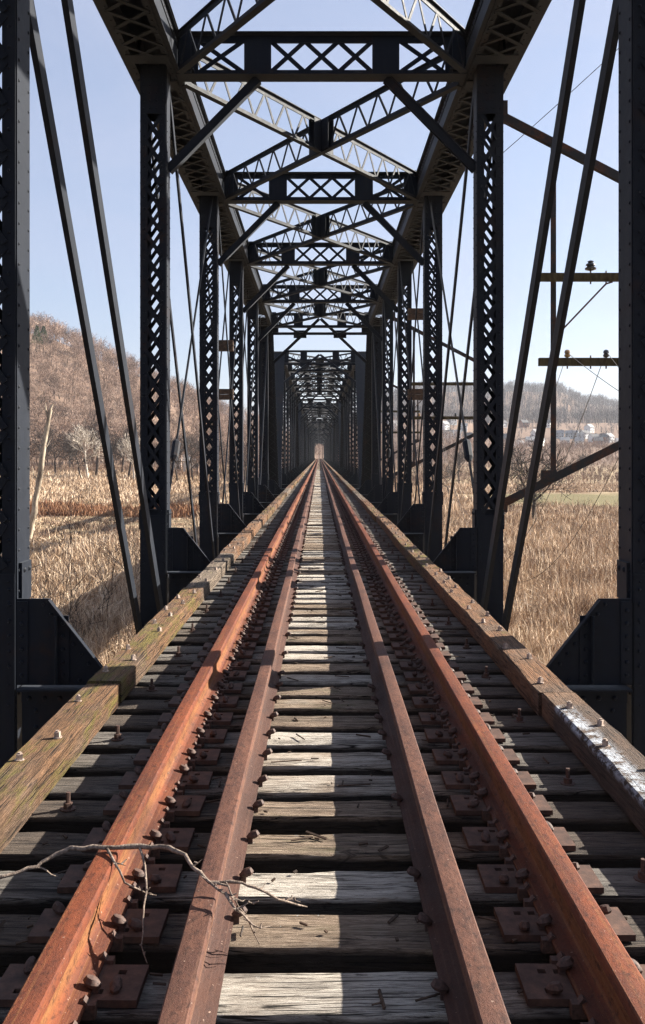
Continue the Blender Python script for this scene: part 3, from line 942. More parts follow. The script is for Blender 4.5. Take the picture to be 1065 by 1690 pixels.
GX, GU = 0.755, 0.391        # running rail and guard rail centre lines
N_IND, N_DETAIL, N_PLATES = 300, 24, 62
small = MB(); plates_far = MB(); bolts_far = MB()
def rz_vec(v, a): return (v[0] * math.cos(a) - v[1] * math.sin(a), v[0] * math.sin(a) + v[1] * math.cos(a), v[2])
def add_rot(dst, src, loc, a):
    t = MB(); t.v = [rz_vec(p, a) for p in src.v]; t.f = src.f; dst.join(t, loc)
for i in range(-8, -8 + N_IND):
    y = TIE0 + i * SPACING + random.uniform(-0.018, 0.018)
    flip = random.choice((0, math.pi)); rz = random.gauss(0, 0.009)
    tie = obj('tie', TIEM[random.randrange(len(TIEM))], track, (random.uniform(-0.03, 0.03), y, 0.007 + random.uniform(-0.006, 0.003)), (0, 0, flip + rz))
    for s in (-1, 1):
        px = s * GX; lz = TIE_TOP + Z0
        # every fitting: (mesh, name, mb, x, y, z, angle)
        fits = []
        pa = (0 if s > 0 else math.pi) + random.gauss(0, 0.01)
        fits.append(('spike', SPM, spike_m, px - s * 0.083, y + 0.05 * random.choice((-1, 1)), lz + 0.022, math.pi if s < 0 else 0))   # gauge side, faces rail
        fits.append(('spike', SPM, spike_m, px + s * 0.083, y + 0.05 * random.choice((-1, 1)), lz + 0.022, 0 if s < 0 else math.pi))
        fits.append(('spike', SPM, spike_m, px - s * 0.138, y - 0.05, lz + 0.010, random.uniform(0, 6)))
        fits.append(('spike', SPM, spike_m, px + s * 0.138, y + 0.05, lz + 0.010, random.uniform(0, 6)))
        for dy in (-0.118, 0.118):
            fits.append(('rail_anchor', ANM, anchor_m, px - s * 0.078, y + dy + random.uniform(-0.01, 0.01), lz + 0.026, 0 if s < 0 else math.pi))
        if (i + (s > 0)) % 2 == 0 or random.random() < 0.5:
            gx = s * GU; fits.append(('spike', SPM, spike_m, gx - s * 0.078, y + random.uniform(-0.05, 0.05), lz + 0.004, math.pi if s < 0 else 0))
        if i % 3 == (s > 0): fits.append(('hook_bolt', TALLM, None, s * 1.13 + random.uniform(-.02, .02), y + random.uniform(-0.03, 0.03), lz - 0.003, 0))
        # flip angles so the head leans towards the rail
        inv = tie.matrix_basis.inverted()
        if i < -8 + N_PLATES:
            c = inv @ Vector((px + random.uniform(-0.004, 0.004), y + random.uniform(-0.008, 0.008), lz + 0.0005))
            p = obj('tie_plate', PLM, tie, c, (0, 0, pa - flip - rz))
        else:
            add_rot(plates_far, plate_m, (px, y, lz + 0.0005), pa)
        for nm, me, mb, fx, fy, fz, fa in fits:
            lean = fa
            if nm != 'hook_bolt' and abs(abs(fx) - GX) < 0.1: lean = 0 if fx > math.copysign(GX, fx) and fx > 0 or (fx < 0 and fx > -GX) else math.pi
            if i < -8 + N_DETAIL:
                c = inv @ Vector((fx, fy, fz)); obj(nm, me, tie, c, (0, 0, lean - flip - rz))
            elif mb is not None and i < 130:
                add_rot(small, mb, (fx, fy, fz), lean)
            elif mb is None and i < 60:
                t = tall_bolt(); small.join(t, (fx, fy, fz))
tag(obj('tie_plates', plates_far.mesh('tie_plates', M['plate']), track), kind='stuff')
tag(obj('spikes', small.mesh('spikes', M['spike']), track), kind='stuff')
ties_far = MB(); pf2 = MB(); y = TIE0 + (N_IND - 8) * SPACING
while y < SPAN_Y0 + N_SPANS * SPAN_PITCH + 12:
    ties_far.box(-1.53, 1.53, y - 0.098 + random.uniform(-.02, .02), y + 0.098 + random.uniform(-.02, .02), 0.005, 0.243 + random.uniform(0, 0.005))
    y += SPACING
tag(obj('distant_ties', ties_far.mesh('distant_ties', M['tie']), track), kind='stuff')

def rail_profile(scale=1.0):
    half = [(0.074, 0.0), (0.075, 0.010), (0.062, 0.016), (0.030, 0.026), (0.012, 0.042), (0.0095, 0.06), (0.0095, 0.115), (0.013, 0.130), (0.034, 0.140), (0.0375, 0.143), (0.0378, 0.168), (0.0362, 0.1745), (0.032, 0.1780), (0.012, 0.1797)]
    pts = [(x, z * scale) for x, z in half] + [(-x, z * scale) for x, z in reversed(half)]
    return pts
def rail(name, x, zb, mat, wander, label, scale=1.0):
    pts = rail_profile(scale); n = len(pts)
    y0, y1 = -6.0, SPAN_Y0 + N_SPANS * SPAN_PITCH + 12
    ys = np.concatenate([np.arange(y0, 60, 0.8), np.arange(60, y1, 5.0)])
    m = MB(); ph = random.uniform(0, 6)
    for yy in ys:
        dx = wander * (math.sin(yy * 0.55 + ph) + 0.6 * math.sin(yy * 1.37 + 2 * ph)) ; dz = 0.35 * wander * math.sin(yy * 0.8 + ph)
        m.v += [(x + dx + px, float(yy), zb + dz + pz) for px, pz in pts]
    for i in range(len(ys) - 1):
        for q in range(n):
            a = i * n + q; b = i * n + (q + 1) % n
            m.f.append((a, b, b + n, a + n))
    m.f.append(tuple(reversed(range(n)))); m.f.append(tuple(range((len(ys) - 1) * n, len(ys) * n)))
    return tag(obj(name, m.mesh(name, mat, 24), track), label)
rail('running_rail', -GX, TIE_TOP + Z0 + 0.021, M['rail'], 0.0025, 'orange rusted running rail whose inner side is in the sun')
rail('running_rail', GX, TIE_TOP + Z0 + 0.021, M['rail'], 0.0025, 'orange rusted running rail whose inner side is in shade')
rail('guard_rail', -GU, TIE_TOP + Z0 + 0.002, M['guard'], 0.004, 'brown rusted inner guard rail lit by the sun', 0.97)
rail('guard_rail', GU, TIE_TOP + Z0 + 0.002, M['guard'], 0.004, 'brown rusted inner guard rail with shaded inner side', 0.97)

def timber_mesh(L, seed, mat, end_notch=False):
    r = np.random.default_rng(seed); n = max(4, int(L / 0.16)); w, h = 0.105, 0.138
    ys = np.linspace(0, L, n); V = []; k = 8
    def walk(s): return np.convolve(r.normal(0, 1, n + 8), np.ones(5) / 5, 'same')[4:-4] * s
    c1, c2 = np.abs(walk(0.014)) + 0.006, np.abs(walk(0.014)) + 0.006
    d1, d2, t = walk(0.006), walk(0.006), walk(0.006)
    for i in range(n):
        x0, x1 = -w + d1[i], w + d2[i]; z = h + t[i]
        V += [(a, ys[i], b) for a, b in ((x0, 0.0), (x0, z - c1[i]), (x0 + c1[i], z), (x0 * 0.3, z + 0.002), (x1 * 0.3, z + 0.001), (x1 - c2[i], z), (x1, z - c2[i]), (x1, 0.0))]
    m = MB(); F = []
    for i in range(n - 1):
        for q in range(k):
            a = i * k + q; b = i * k + (q + 1) % k; F.append((a, a + k, b + k, b))
    F.append(tuple(range(k))); F.append(tuple(reversed(range((n - 1) * k, n * k))))
    m.add(V, F); m.f = [tuple(reversed(q)) for q in m.f]
    return m.mesh('guard_timber', mat, 40)
TX = 1.375
far_bolts = MB()
for s in (-1, 1):
    mats = {-1: ['timber_brown', 'timber_moss', 'timber_brown', 'timber_moss', 'timber_grey', 'timber_brown', 'timber_moss'], 1: ['timber_paint', 'timber_brown', 'timber_moss', 'timber_brown', 'timber_grey']}[s]
    edges = {-1: [-2.0, 0.3, 5.82, 9.95, 13.6, 17.2], 1: [-2.0, 5.55, 11.7, 16.6]}[s]
    if s < 0: mats = ['timber_brown', 'timber_moss', 'timber_moss', 'timber_grey', 'timber_brown'] + mats
    if s > 0: mats = ['timber_paint', 'timber_brown', 'timber_moss'] + mats[1:]
    while edges[-1] < SPAN_Y0 + N_SPANS * SPAN_PITCH + 5: edges.append(edges[-1] + random.choice((3.6, 4.2, 4.8, 5.2)))
    for i in range(len(edges) - 1):
        a, b = edges[i], edges[i + 1] - 0.012
        mt = M[mats[i] if i < len(mats) else random.choice(('timber_brown', 'timber_moss', 'timber_grey', 'timber_brown'))]
        j = random.uniform(-0.012, 0.012)
        if s > 0 and i == 0: j = 0; 
        t = obj('guard_timber', timber_mesh(b - a, 500 + i * 2 + s, mt), track, (s * TX + j, a, 0.248 + random.uniform(-0.004, 0.01)))
        yy = a + 0.2 + random.uniform(0, 0.1); q = 0
        while yy < b - 0.1:
            bx = (-0.045, 0.05)[q % 2] + random.uniform(-0.015, 0.015)
            if yy < 18: obj('bolt', BOLTM, t, (bx, yy - a, 0.139), (random.gauss(0, 0.05), random.gauss(0, 0.05), random.uniform(0, 1.5)))
            elif yy < 70: far_bolts.join(bolt_mb(), (s * TX + j + bx, yy, 0.388))
            yy += SPACING * random.choice((1, 1, 1, 2)) ; q += 1
tag(obj('bolts', far_bolts.mesh('bolts', M['nut']), track), kind='stuff')

# splinters, bark and grit lying on the ties
deb = MB()
for i in range(420):
    yy = 2.2 + 12 * random.random() ** 1.6; n_ = round((yy - TIE0) / SPACING); yy = TIE0 + n_ * SPACING + random.uniform(-.08, .08)
    xx = random.uniform(-1.15, 1.15)
    if min(abs(abs(xx) - GX), abs(abs(xx) - GU)) < 0.1: continue
    a = random.uniform(0, 3.14); L = random.choice((.008, .012, .02, .05, .08)); d = Vector((math.cos(a), math.sin(a) * .5, 0)); p = Vector((xx, yy, TIE_TOP + Z0 + 0.006))
    deb.bar(p - d * L, p + d * L + Vector((0, 0, random.uniform(0, .006))), random.uniform(.004, .010), random.uniform(.003, .008), (0, 1, 0.3))
tag(obj('debris', deb.mesh('debris', M['block']), track), kind='stuff')

# ------------------------------------------------------------------ line brackets on the outside of the truss
def lathe(m, prof, c, n=12):
    vs = []; o = len(m.v)
    for r, z in prof:
        for k in range(n): vs.append((c[0] + r * math.cos(2 * math.pi * k / n), c[1] + r * math.sin(2 * math.pi * k / n), c[2] + z))
    fs = [tuple(range(n - 1, -1, -1)), tuple(range((len(prof) - 1) * n, len(prof) * n))]
    for i in range(len(prof) - 1): fs += [(i * n + k, i * n + (k + 1) % n, (i + 1) * n + (k + 1) % n, (i + 1) * n + k) for k in range(n)]
    m.add(vs, fs); return m
def line_bracket(y, label, first):
    r = empty('line_bracket', (HW + 0.2, y, 0)); tag(r, label, 'line bracket', 'pole line brackets on the bridge')
    X0 = HW + 0.2
    top = lambda x: 6.66 - 0.52 * (x - X0); bot = lambda x: 0.58 + 0.50 * (x - X0)
    def ang(m, p, q, w):
        p = Vector(p); q = Vector(q); m.bar(p, q, 0.012, w, (0, 1, 0)); d = (q - p).normalized(); up = Vector((0, 1, 0)).cross(d)
        m.bar(p + Vector((0, 0.05, 0)) + up * w * 0.44, q + Vector((0, 0.05, 0)) + up * w * 0.44, 0.09, 0.012, (0, 1, 0))
    xe = 6.3
    for f, nm in ((top, 'upper_strut'), (bot, 'lower_strut')):
        m = MB(); ang(m, (0.0, 0, f(X0)), (xe - X0, 0, f(xe)), 0.13)
        m.box(-0.0, 0.10, -0.03, 0.07, f(X0) - 0.12, f(X0) + 0.22 if f is top else f(X0) + 0.05)
        obj(nm, m.mesh(nm, M['bracket']), r)
    for x in (3.61, 6.12):
        m = MB(); ang(m, (x - X0, -0.03, bot(x) - 0.02), (x - X0, -0.03, top(x) + 0.02), 0.085)
        m.box(x - X0 - 0.2, x - X0 + 0.05, -0.06, -0.045, bot(x) - 0.02, bot(x) + 0.13)
        obj('upright', m.mesh('upright', M['bracket']), r)
    for z, ins in ((4.10, [(4.16, 1)]), (2.79, [(3.80, 2), (4.40, 0), (5.2, 0)])):
        m = MB(); m.box(3.36 - X0, 6.25 - X0, -0.19, -0.08, z - 0.06, z + 0.06)
        arm = obj('crossarm', m.mesh('crossarm', M['cross']), r)
        mb_ = MB()
        for xx in (3.80, 4.16, 4.40, 5.2): mb_.tube([(xx - X0, -0.135, z - 0.105), (xx - X0, -0.135, z + 0.10)], [0.012, 0.012], 6)
        obj('pin', mb_.mesh('pin', M['spike']), arm)
        for xx, kind in ins:
            m = MB()
            if kind == 1: lathe(m, [(0.025, 0.10), (0.085, 0.12), (0.09, 0.14), (0.05, 0.17), (0.075, 0.185), (0.07, 0.205), (0.035, 0.225), (0.05, 0.245), (0.02, 0.26)], (xx - X0, -0.135, z))
            else: lathe(m, [(0.02, 0.07), (0.045, 0.085), (0.048, 0.11), (0.03, 0.125), (0.045, 0.14), (0.04, 0.175), (0.015, 0.19)], (xx - X0, -0.135, z))
            obj('insulator', m.mesh('insulator', M['brown_insul'] if kind == 2 else M['insul'], 40), arm)
    m = MB(); m.tube([(3.66 - X0, -0.08, 3.20), (3.70 - X0, -0.1, 3.26), (4.40 - X0, -0.13, 4.0), (4.50 - X0, -0.135, 4.03)], [0.014] * 4, 6)
    obj('arm_brace', m.mesh('arm_brace', M['spike']), r)
    return r
line_bracket(SPAN_Y0 + 2 * LP + 0.16, 'rusty outrigger bracket with two mossy wooden crossarms beside the nearest tall post', True)
line_bracket(SPAN_Y0 + 5 * LP + 0.16, 'smaller crossarm bracket farther along the same side, seen between the posts', False)
line_bracket(SPAN_Y0 + SPAN_PITCH + 1 * LP + 0.16, 'smallest crossarm bracket on the second span, almost hidden by posts', False)

def wire(p, q, sag, r, label):
    p = Vector(p); q = Vector(q); pts = [p.lerp(q, t / 24) - Vector((0, 0, sag * 4 * (t / 24) * (1 - t / 24))) for t in range(25)]
    m = MB(); m.tube(pts, [r] * 25, 5)
    tag(obj('wire', m.mesh('wire', M['wire']), None), label, 'wire', 'slack line wires beside the bridge')
yb, yc = SPAN_Y0 + 2 * LP + 0.02, SPAN_Y0 + 5 * LP + 0.02
wire((2.83, 14.9, 6.1), (6.3, 14.7, 9.3), 0.05, 0.006, 'thin wire rising from the tall post into the sky')
wire((4.40, yb, 2.95), (3.93, yc, 2.2), 4.3, 0.006, 'slack wire drooping from the dark lower insulator')
wire((3.80, yb, 2.93), (4.5, yc, 2.7), 3.2, 0.005, 'slack wire drooping from the brown insulator')
wire((4.40, yb, 2.95), (5.2, 2.0, -3.4), 0.25, 0.005, 'broken wire falling steeply beside the tall post')
wire((3.80, yb, 2.93), (5.6, 4.0, 0.4), 0.6, 0.005, 'pale wire hanging towards the edge of the near post')
wire((5.3, yb, 2.95), (4.53, yc, 2.9), 4.9, 0.006, 'lowest slack wire crossing the reed field')

# wooden blocks clamped on the crossing bars of the middle panels
def clamp(x, y, z, label):
    r = empty('clamp_block', (x, y, z)); tag(r, label, 'wooden block', 'blocks clamped on the truss bars')
    for dz in (-0.075, 0.075):
        m = MB(); m.box(-0.25, 0.25, -0.13, -0.045, dz - 0.065, dz + 0.065); m.box(-0.25, 0.25, 0.045, 0.13, dz - 0.065, dz + 0.065); obj('block', m.mesh('block', M['block']), r)
    m = MB()
    for xx in (-0.12, 0.12): m.tube([(xx, -0.2, 0), (xx, 0.2, 0)], [0.012, 0.012], 6)
    obj('clamp_bolt', m.mesh('clamp_bolt', M['spike']), r)
yc3 = SPAN_Y0 + 3.5 * LP
clamp(-HW, yc3, 4.30, 'upper wooden block clamped where bars cross, on the sunlit truss')
clamp(-HW, yc3, 2.99, 'lower wooden block clamped where bars cross, on the sunlit truss')
clamp(HW, yc3, 5.15, 'upper wooden block clamped on crossing bars of the shaded truss')
clamp(HW, yc3, 2.99, 'lower wooden block clamped on crossing bars of the shaded truss')

# ------------------------------------------------------------------ fallen branch over the rails
def px_at(px, py, z):
    """point at height z seen at pixel (px,py) of the 1065 x 1690 photograph"""
    d = (CAM_Z - z) * 1553 / (py - 752); return Vector((CAM_X + (px - 527) / 1553 * d, d, z))
def branch():
    r = empty('fallen_branch', px_at(230, 1400, 0.0)); o = Vector(r.location)
    tag(r, 'dry forked grey branch lying across the rusty rails', 'branch')
    main = [(-30, 1455, -0.06), (20, 1443, -0.05), (60, 1430, -0.035), (95, 1408, -0.005), (118, 1399, 0.012), (170, 1399, 0.014), (235, 1397, 0.016), (280, 1400, 0.03), (305, 1410, 0.035), (318, 1432, 0.03), (345, 1455, 0.012), (400, 1457, 0.010), (430, 1470, -0.01), (460, 1485, -0.04), (507, 1497, -0.09)]
    subs = [
        ([(60, 1430, -.035), (75, 1437, -.05), (95, 1447, -.08)], 0.004),
        ([(175, 1400, .014), (190, 1425, 0.0), (205, 1455, -.03), (232, 1470, -.07), (258, 1478, -.10)], 0.0055),
        ([(190, 1425, 0.0), (208, 1429, .0)], 0.003),
        ([(232, 1400, .015), (240, 1430, -.02), (241, 1470, -.07), (236, 1520, -.12), (234, 1560, -.16), (243, 1590, -.19)], 0.0045),
        ([(318, 1432, .03), (334, 1418, .05)], 0.003),
        ([(330, 1440, .02), (352, 1465, .015), (372, 1475, .012), (392, 1484, .006), (405, 1485, .0)], 0.005),
        ([(372, 1475, .012), (390, 1500, -.01), (410, 1520, -.06), (428, 1558, -.15)], 0.006),
        ([(345, 1457, .012), (376, 1462, .03), (384, 1482, .01), (405, 1510, -.05), (422, 1540, -.13)], 0.004),
        ([(390, 1500, -.01), (412, 1491, .0), (425, 1489, .0)], 0.003),
        ([(410, 1520, -.06), (430, 1532, -.08), (450, 1528, -.09)], 0.003),
        ([(430, 1470, -.01), (438, 1458, .0)], 0.0028),
        ([(460, 1485, -.04), (480, 1484, -.06), (496, 1489, -.07)], 0.003),
    ]
    m = MB(); pts = [px_at(*p) - o for p in main]
    # refine with small kinks
    ref = []; rad = []
    for i in range(len(pts) - 1):
        for t in (0, 0.33, 0.66):
            ref.append(pts[i].lerp(pts[i + 1], t) + Vector([random.gauss(0, 0.0022) for _ in range(3)]))
            rad.append(0.0085 * (1 - 0.75 * max(0, (i + t - 5)) / (len(pts) - 5)) * random.uniform(0.85, 1.2) if i + t > 5 else 0.0055 + 0.0005 * (i + t) * random.uniform(0.8, 1.2))
    ref.append(pts[-1]); rad.append(0.002)
    m.tube(ref, rad, 7); obj('stem', m.mesh('stem', M['branch'], 60), r)
    for p, w in subs:
        m = MB(); q = [px_at(*a) - o for a in p]; ref = []; rad = []
        for i in range(len(q) - 1):
            for t in (0, 0.5): ref.append(q[i].lerp(q[i + 1], t) + Vector([random.gauss(0, 0.002) for _ in range(3)])); rad.append(w * (1 - 0.7 * (i + t) / (len(q) - 1)))
        ref.append(q[-1]); rad.append(w * 0.25); m.tube(ref, rad, 6)
        for b in ref[1:-1]:                                   # buds
            if random.random() < 0.6: m.tube([b, b + Vector((random.gauss(0, .008), random.gauss(0, .008), random.uniform(.002, .012)))], [0.0035, 0.0016], 5)
        obj('twig', m.mesh('twig', M['branch'], 60), r)
branch()

# ------------------------------------------------------------------ vegetation
def ribbons(P, Q, W, tint, bend=None):
    """flat tapering strips from P to Q (n,3), width W (n,), facing a random way; bend adds a middle point"""
    n = len(P); d = Q - P; a = rng.normal(size=(n, 3)); s = np.cross(d, a); s /= np.linalg.norm(s, axis=1, keepdims=True) + 1e-9
    s = s * (W[:, None] / 2)
    if bend is None:
        V = np.stack([P - s, P + s, Q + s * 0.35, Q - s * 0.35], 1).reshape(-1, 3)
        i = np.arange(n) * 4; F = np.stack([i, i + 1, i + 2, i + 3], -1)
        return V, F, None, np.repeat(tint, 4)
    Mi = (P + Q) / 2 + bend
    V = np.stack([P - s, P + s, Mi + s * 0.8, Mi - s * 0.8, Q], 1).reshape(-1, 3)
    i = np.arange(n) * 5; F = np.stack([i, i + 1, i + 2, i + 3], -1); T = np.stack([i + 3, i + 2, i + 4], -1)
    return V, F, T, np.repeat(tint, 5)

def tree_segments(seed, h, spread=0.5, levels=4, lean=0.0, upright=0.5):
    r = random.Random(seed); segs = []
    def grow(p, d, L, rad, lev):
        n = 3 if lev < levels - 1 else 2
        for i in range(n):
            d2 = (d + Vector((r.gauss(0, .13), r.gauss(0, .13), r.gauss(0.04, .08)))).normalized()
            q = p + d2 * (L / n); ra = rad * (1 - 0.28 * (i + 1) / n)
            segs.append((p, q, rad if i == 0 else segs[-1][3], ra, lev)); p, d = q, d2
            if lev < levels and (i > 0 or lev > 0):
                for _ in range(r.choice((1, 2, 2)) if lev < 2 else r.choice((1, 2))):
                    az = r.uniform(0, 2 * math.pi); tilt = r.uniform(0.45, 1.0) * (1 if lev else 0.8)
                    a = d.orthogonal().normalized(); b = d.cross(a)
                    nd = (d * math.cos(tilt) + (a * math.cos(az) + b * math.sin(az)) * math.sin(tilt) * (1 + spread) + Vector((0, 0, upright * 0.4))).normalized()
                    grow(p, nd, L * r.uniform(0.48, 0.72), ra * r.uniform(0.45, 0.65), lev + 1)
        if lev < levels: grow(p, d, L * 0.62, ra_ if False else segs[-1][3] * 0.85, lev + 1)
    grow(Vector((0, 0, -0.2)), Vector((lean, r.gauss(0, .05), 1)).normalized(), h * 0.42, h * 0.021, 0)
    return segs
def tree_meshes(seed, h, bark, **kw):
    segs = tree_segments(seed, h, **kw); tr, cr = MB(), MB()
    for p, q, a, b, lev in segs:
        if lev == 0: tr.tube([p, q], [a, b], 7, False)
        else: cr.tube([p, q], [max(a, 0.034), max(b, 0.024)], 4 if lev < 3 else 3, False)
    return tr.mesh('trunk', bark, 60), cr.mesh('crown', bark, 60)
TV = []
for i, (sd, h, bk, kw) in enumerate([(1, 13, 'bark', dict(spread=.4)), (2, 11, 'bark', dict(spread=.7)), (3, 15, 'bark', dict(spread=.3, upright=.8)), (4, 12, 'bark_pale', dict(spread=.4, upright=.7)), (5, 9, 'bark', dict(spread=.8)), (6, 12, 'bark_dark', dict(spread=.6))]):
    TV.append(tree_meshes(sd, h, M[bk], **kw))
def place_tree(v, x, y, sc, rz, name, label, cat='tree', group=None, z=None):
    r = empty(name, (x, y, float(terrain(x, y)) if z is None else z), rz); r.scale = (sc, sc, sc)
    obj('trunk', TV[v][0], r); obj('crown', TV[v][1], r); tag(r, label, cat, group); return r
def at_px(px, y): return CAM_X + (px - 527) / 1553 * y

G_L = 'bare trees along the foot of the wooded hill'
left_trees = [  # (px, depth, variant, scale, label)
    (175, 268, 2, 0.95, 'slim bare tree at the hill foot, first beside the bleached snag'),
    (112, 262, 0, 0.9, 'bare grey tree at the hill foot behind the bleached snag'),
    (88, 282, 5, 0.95, 'dark bare tree at the hill foot next to the near post'),
    (130, 292, 1, 1.05, 'wide bare tree at the hill foot, behind the slim one'),
    (152, 250, 4, 1.0, 'low spreading bare tree at the hill foot between the snag and diagonal bar'),
    (193, 255, 5, 0.85, 'dark bare tree just before the hill seen against the first diagonal bar'),
    (164, 240, 3, 0.95, 'pale barked tree standing in front of the wooded hill foot'),
    (214, 285, 0, 1.0, 'bare tree at the hill foot between the two long diagonal bars'),
    (226, 262, 2, 0.85, 'tall thin bare tree between the long diagonal bars'),
    (236, 250, 3, 0.8, 'pale slender tree close to the laced post'),
    (291, 270, 1, 0.9, 'bare tree at the hill foot just past the first laced post'),
    (305, 255, 4, 1.1, 'low bare tree seen between the first and second laced posts'),
    (318, 290, 2, 0.9, 'tall bare tree seen between the first and second laced posts'),
    (329, 262, 0, 0.85, 'bare tree touching the second laced post'),
    (369, 270, 2, 0.85, 'bare tree seen through the second and third laced posts'),
    (408, 265, 0, 0.85, 'bare tree seen through the third and fourth laced posts'),
]
for i, (px, y, v, sc, lb) in enumerate(left_trees): place_tree(v, at_px(px, y), y - 12, sc * 1.3, i * 1.7, 'bare_tree', lb, 'tree', G_L)
G_R = 'bare trees on the reed field'
right_trees = [
    (884, 112, 5, 1.0, 'gnarled dark dead tree standing in the reeds behind the long diagonal bar'),
    (866, 104, 5, 0.6, 'small dark thorny tree next to the gnarled dead tree'),
    (962, 300, 1, 0.9, 'bare tree far out on the field near the near post'),
    (846, 330, 0, 0.9, 'bare tree on the field edge just past the laced post'),
    (758, 260, 2, 0.85, 'bare tree seen between the two nearest laced posts of the shaded truss'),
    (741, 190, 4, 0.9, 'low bare tree between the two nearest laced posts of the shaded truss'),
    (686, 240, 0, 0.9, 'bare tree seen between the second and third laced posts of the shaded truss'),
]
for i, (px, y, v, sc, lb) in enumerate(right_trees): place_tree(v, at_px(px, y), y, sc, i * 2.1 + 0.5, 'bare_tree', lb, 'tree', G_R)
# near shrubs
def shrub(x, y, h, n, label, seed, bark='bark', nm='bare_shrub'):
    r = empty(nm, (x, y, float(terrain(x, y)))); rr = random.Random(seed)
    for k in range(n):
        m = MB(); segs = tree_segments(seed * 31 + k, h * rr.uniform(.6, 1), spread=.5, levels=2, lean=rr.gauss(0, .35))
        for p, q, a, b, lev in segs: m.tube([p, q], [max(a * 0.28, .010), max(b * 0.28, .007)], 4, False)
        o = obj('stem', m.mesh('stem', M[bark]), r, (rr.gauss(0, .3), rr.gauss(0, .3), 0), (0, 0, rr.uniform(0, 6)))
    tag(r, label, 'shrub', 'leafless shrubs below the bridge')
shrub(at_px(135, 34), 34, 7.4, 3, 'leafless shrub beside the near left post above the gusset', 3)
shrub(at_px(84, 30), 30, 6.6, 3, 'leafless shrub partly hidden by the near left post', 5)
shrub(at_px(172, 46), 46, 5.4, 3, 'low leafless shrub at the edge of the bridge shadow', 8)
shrub(at_px(930, 92), 92, 2.6, 6, 'russet round shrub on the reed field', 12, 'bark')
shrub(at_px(760, 70), 70, 3.4, 5, 'leafless shrub between the laced posts of the shaded truss', 17)

shrub(at_px(112, 40), 40, 6.8, 3, 'leafless shrub in front of the cleared straw strip', 21)
shrub(at_px(222, 60), 60, 6.0, 4, 'leafless shrub seen behind the first diagonal bar', 23)
shrub(at_px(120, 80), 80, 8.0, 6, 'tall leafless shrub near the foot of the bleached snag', 25)
shrub(at_px(197, 95), 95, 5.5, 6, 'dark leafless shrub on the russet bank', 27, 'bark_dark')
shrub(at_px(140, 150), 150, 6.0, 6, 'leafless shrub standing behind the russet bank', 29, 'bark_dark')
shrub(at_px(310, 60), 60, 4.0, 6, 'leafless shrub between the first and second laced posts', 31)
shrub(at_px(850, 128), 128, 5.0, 6, 'leafless shrub beside the laced post of the shaded truss', 33, 'bark_dark')
shrub(at_px(960, 140), 140, 3.0, 7, 'low leafless shrub at the edge of the mown strip', 35, 'bark_dark')

# bleached snag
def snag():
    y = 95; x = at_px(46, y); z = float(terrain(x, y)); r = empty('dead_snag', (x, y, z))
    top = Vector((at_px(83, y), y, CAM_Z + (752 - 676) / 1553 * y)) - Vector((x, y, z))
    pts = [Vector((0, 0, -0.3)).lerp(top, t) + Vector((0.12 * math.sin(t * 5) + random.gauss(0, .05), 0, 0)) * (1 - t) for t in np.linspace(0, 1, 14)]
    m = MB(); m.tube(pts, [q * random.uniform(.9, 1.12) for q in np.linspace(0.34, 0.20, 14)], 9); obj('trunk', m.mesh('trunk', M['snag'], 60), r)
    for k, d1, d2, w in ((12, (-.25, 0, .9), (-.3, 0, 1.7), .13), (13, (.15, 0, .35), (.35, 0, .6), .15), (6, (-.5, 0, .5), (-.7, .1, 1.5), .09), (9, (.5, 0, .6), (.7, .1, 1.1), .08)):
        a = pts[k]; m = MB(); m.tube([a, a + Vector(d1), a + Vector(d2)], [w, w * .7, w * .2], 6); obj('broken_limb', m.mesh('broken_limb', M['snag'], 60), r)
    tag(r, 'leaning bleached dead tree trunk with broken top', 'dead tree')
snag()

# evergreens on the hill crest
def pine(px, y, h, label, seed):
    x = at_px(px, y); r = empty('pine_tree', (x, y, float(terrain(x, y)))); q = np.random.default_rng(seed)
    m = MB(); m.tube([(0, 0, -0.5), (0, 0, h * .6), (0.1, 0, h)], [.25, .16, .04], 6); obj('trunk', m.mesh('trunk', M['bark_dark']), r)
    n = 900; t = q.random(n) ** 0.7; z = h * (0.35 + 0.65 * t); rad = h * 0.23 * (1.05 - t) * q.random(n) ** .5; a = q.random(n) * 6.283
    P = np.stack([rad * np.cos(a), rad * np.sin(a), z], -1); D = np.stack([np.cos(a) * .6, np.sin(a) * .6, q.normal(0.1, .3, n)], -1)
    V, F, T, ti = ribbons(P, P + D, np.full(n, 0.38), q.random(n))
    obj('crown', np_mesh('crown', V, F, T, M['needles'], ti), r); tag(r, label, 'tree', 'evergreens on the hill crest')
pine(61, 560, 18, 'olive green pine on the crest of the wooded hill, leftmost', 1)
pine(72, 575, 16, 'shorter olive green pine beside the leftmost one on the crest', 2)

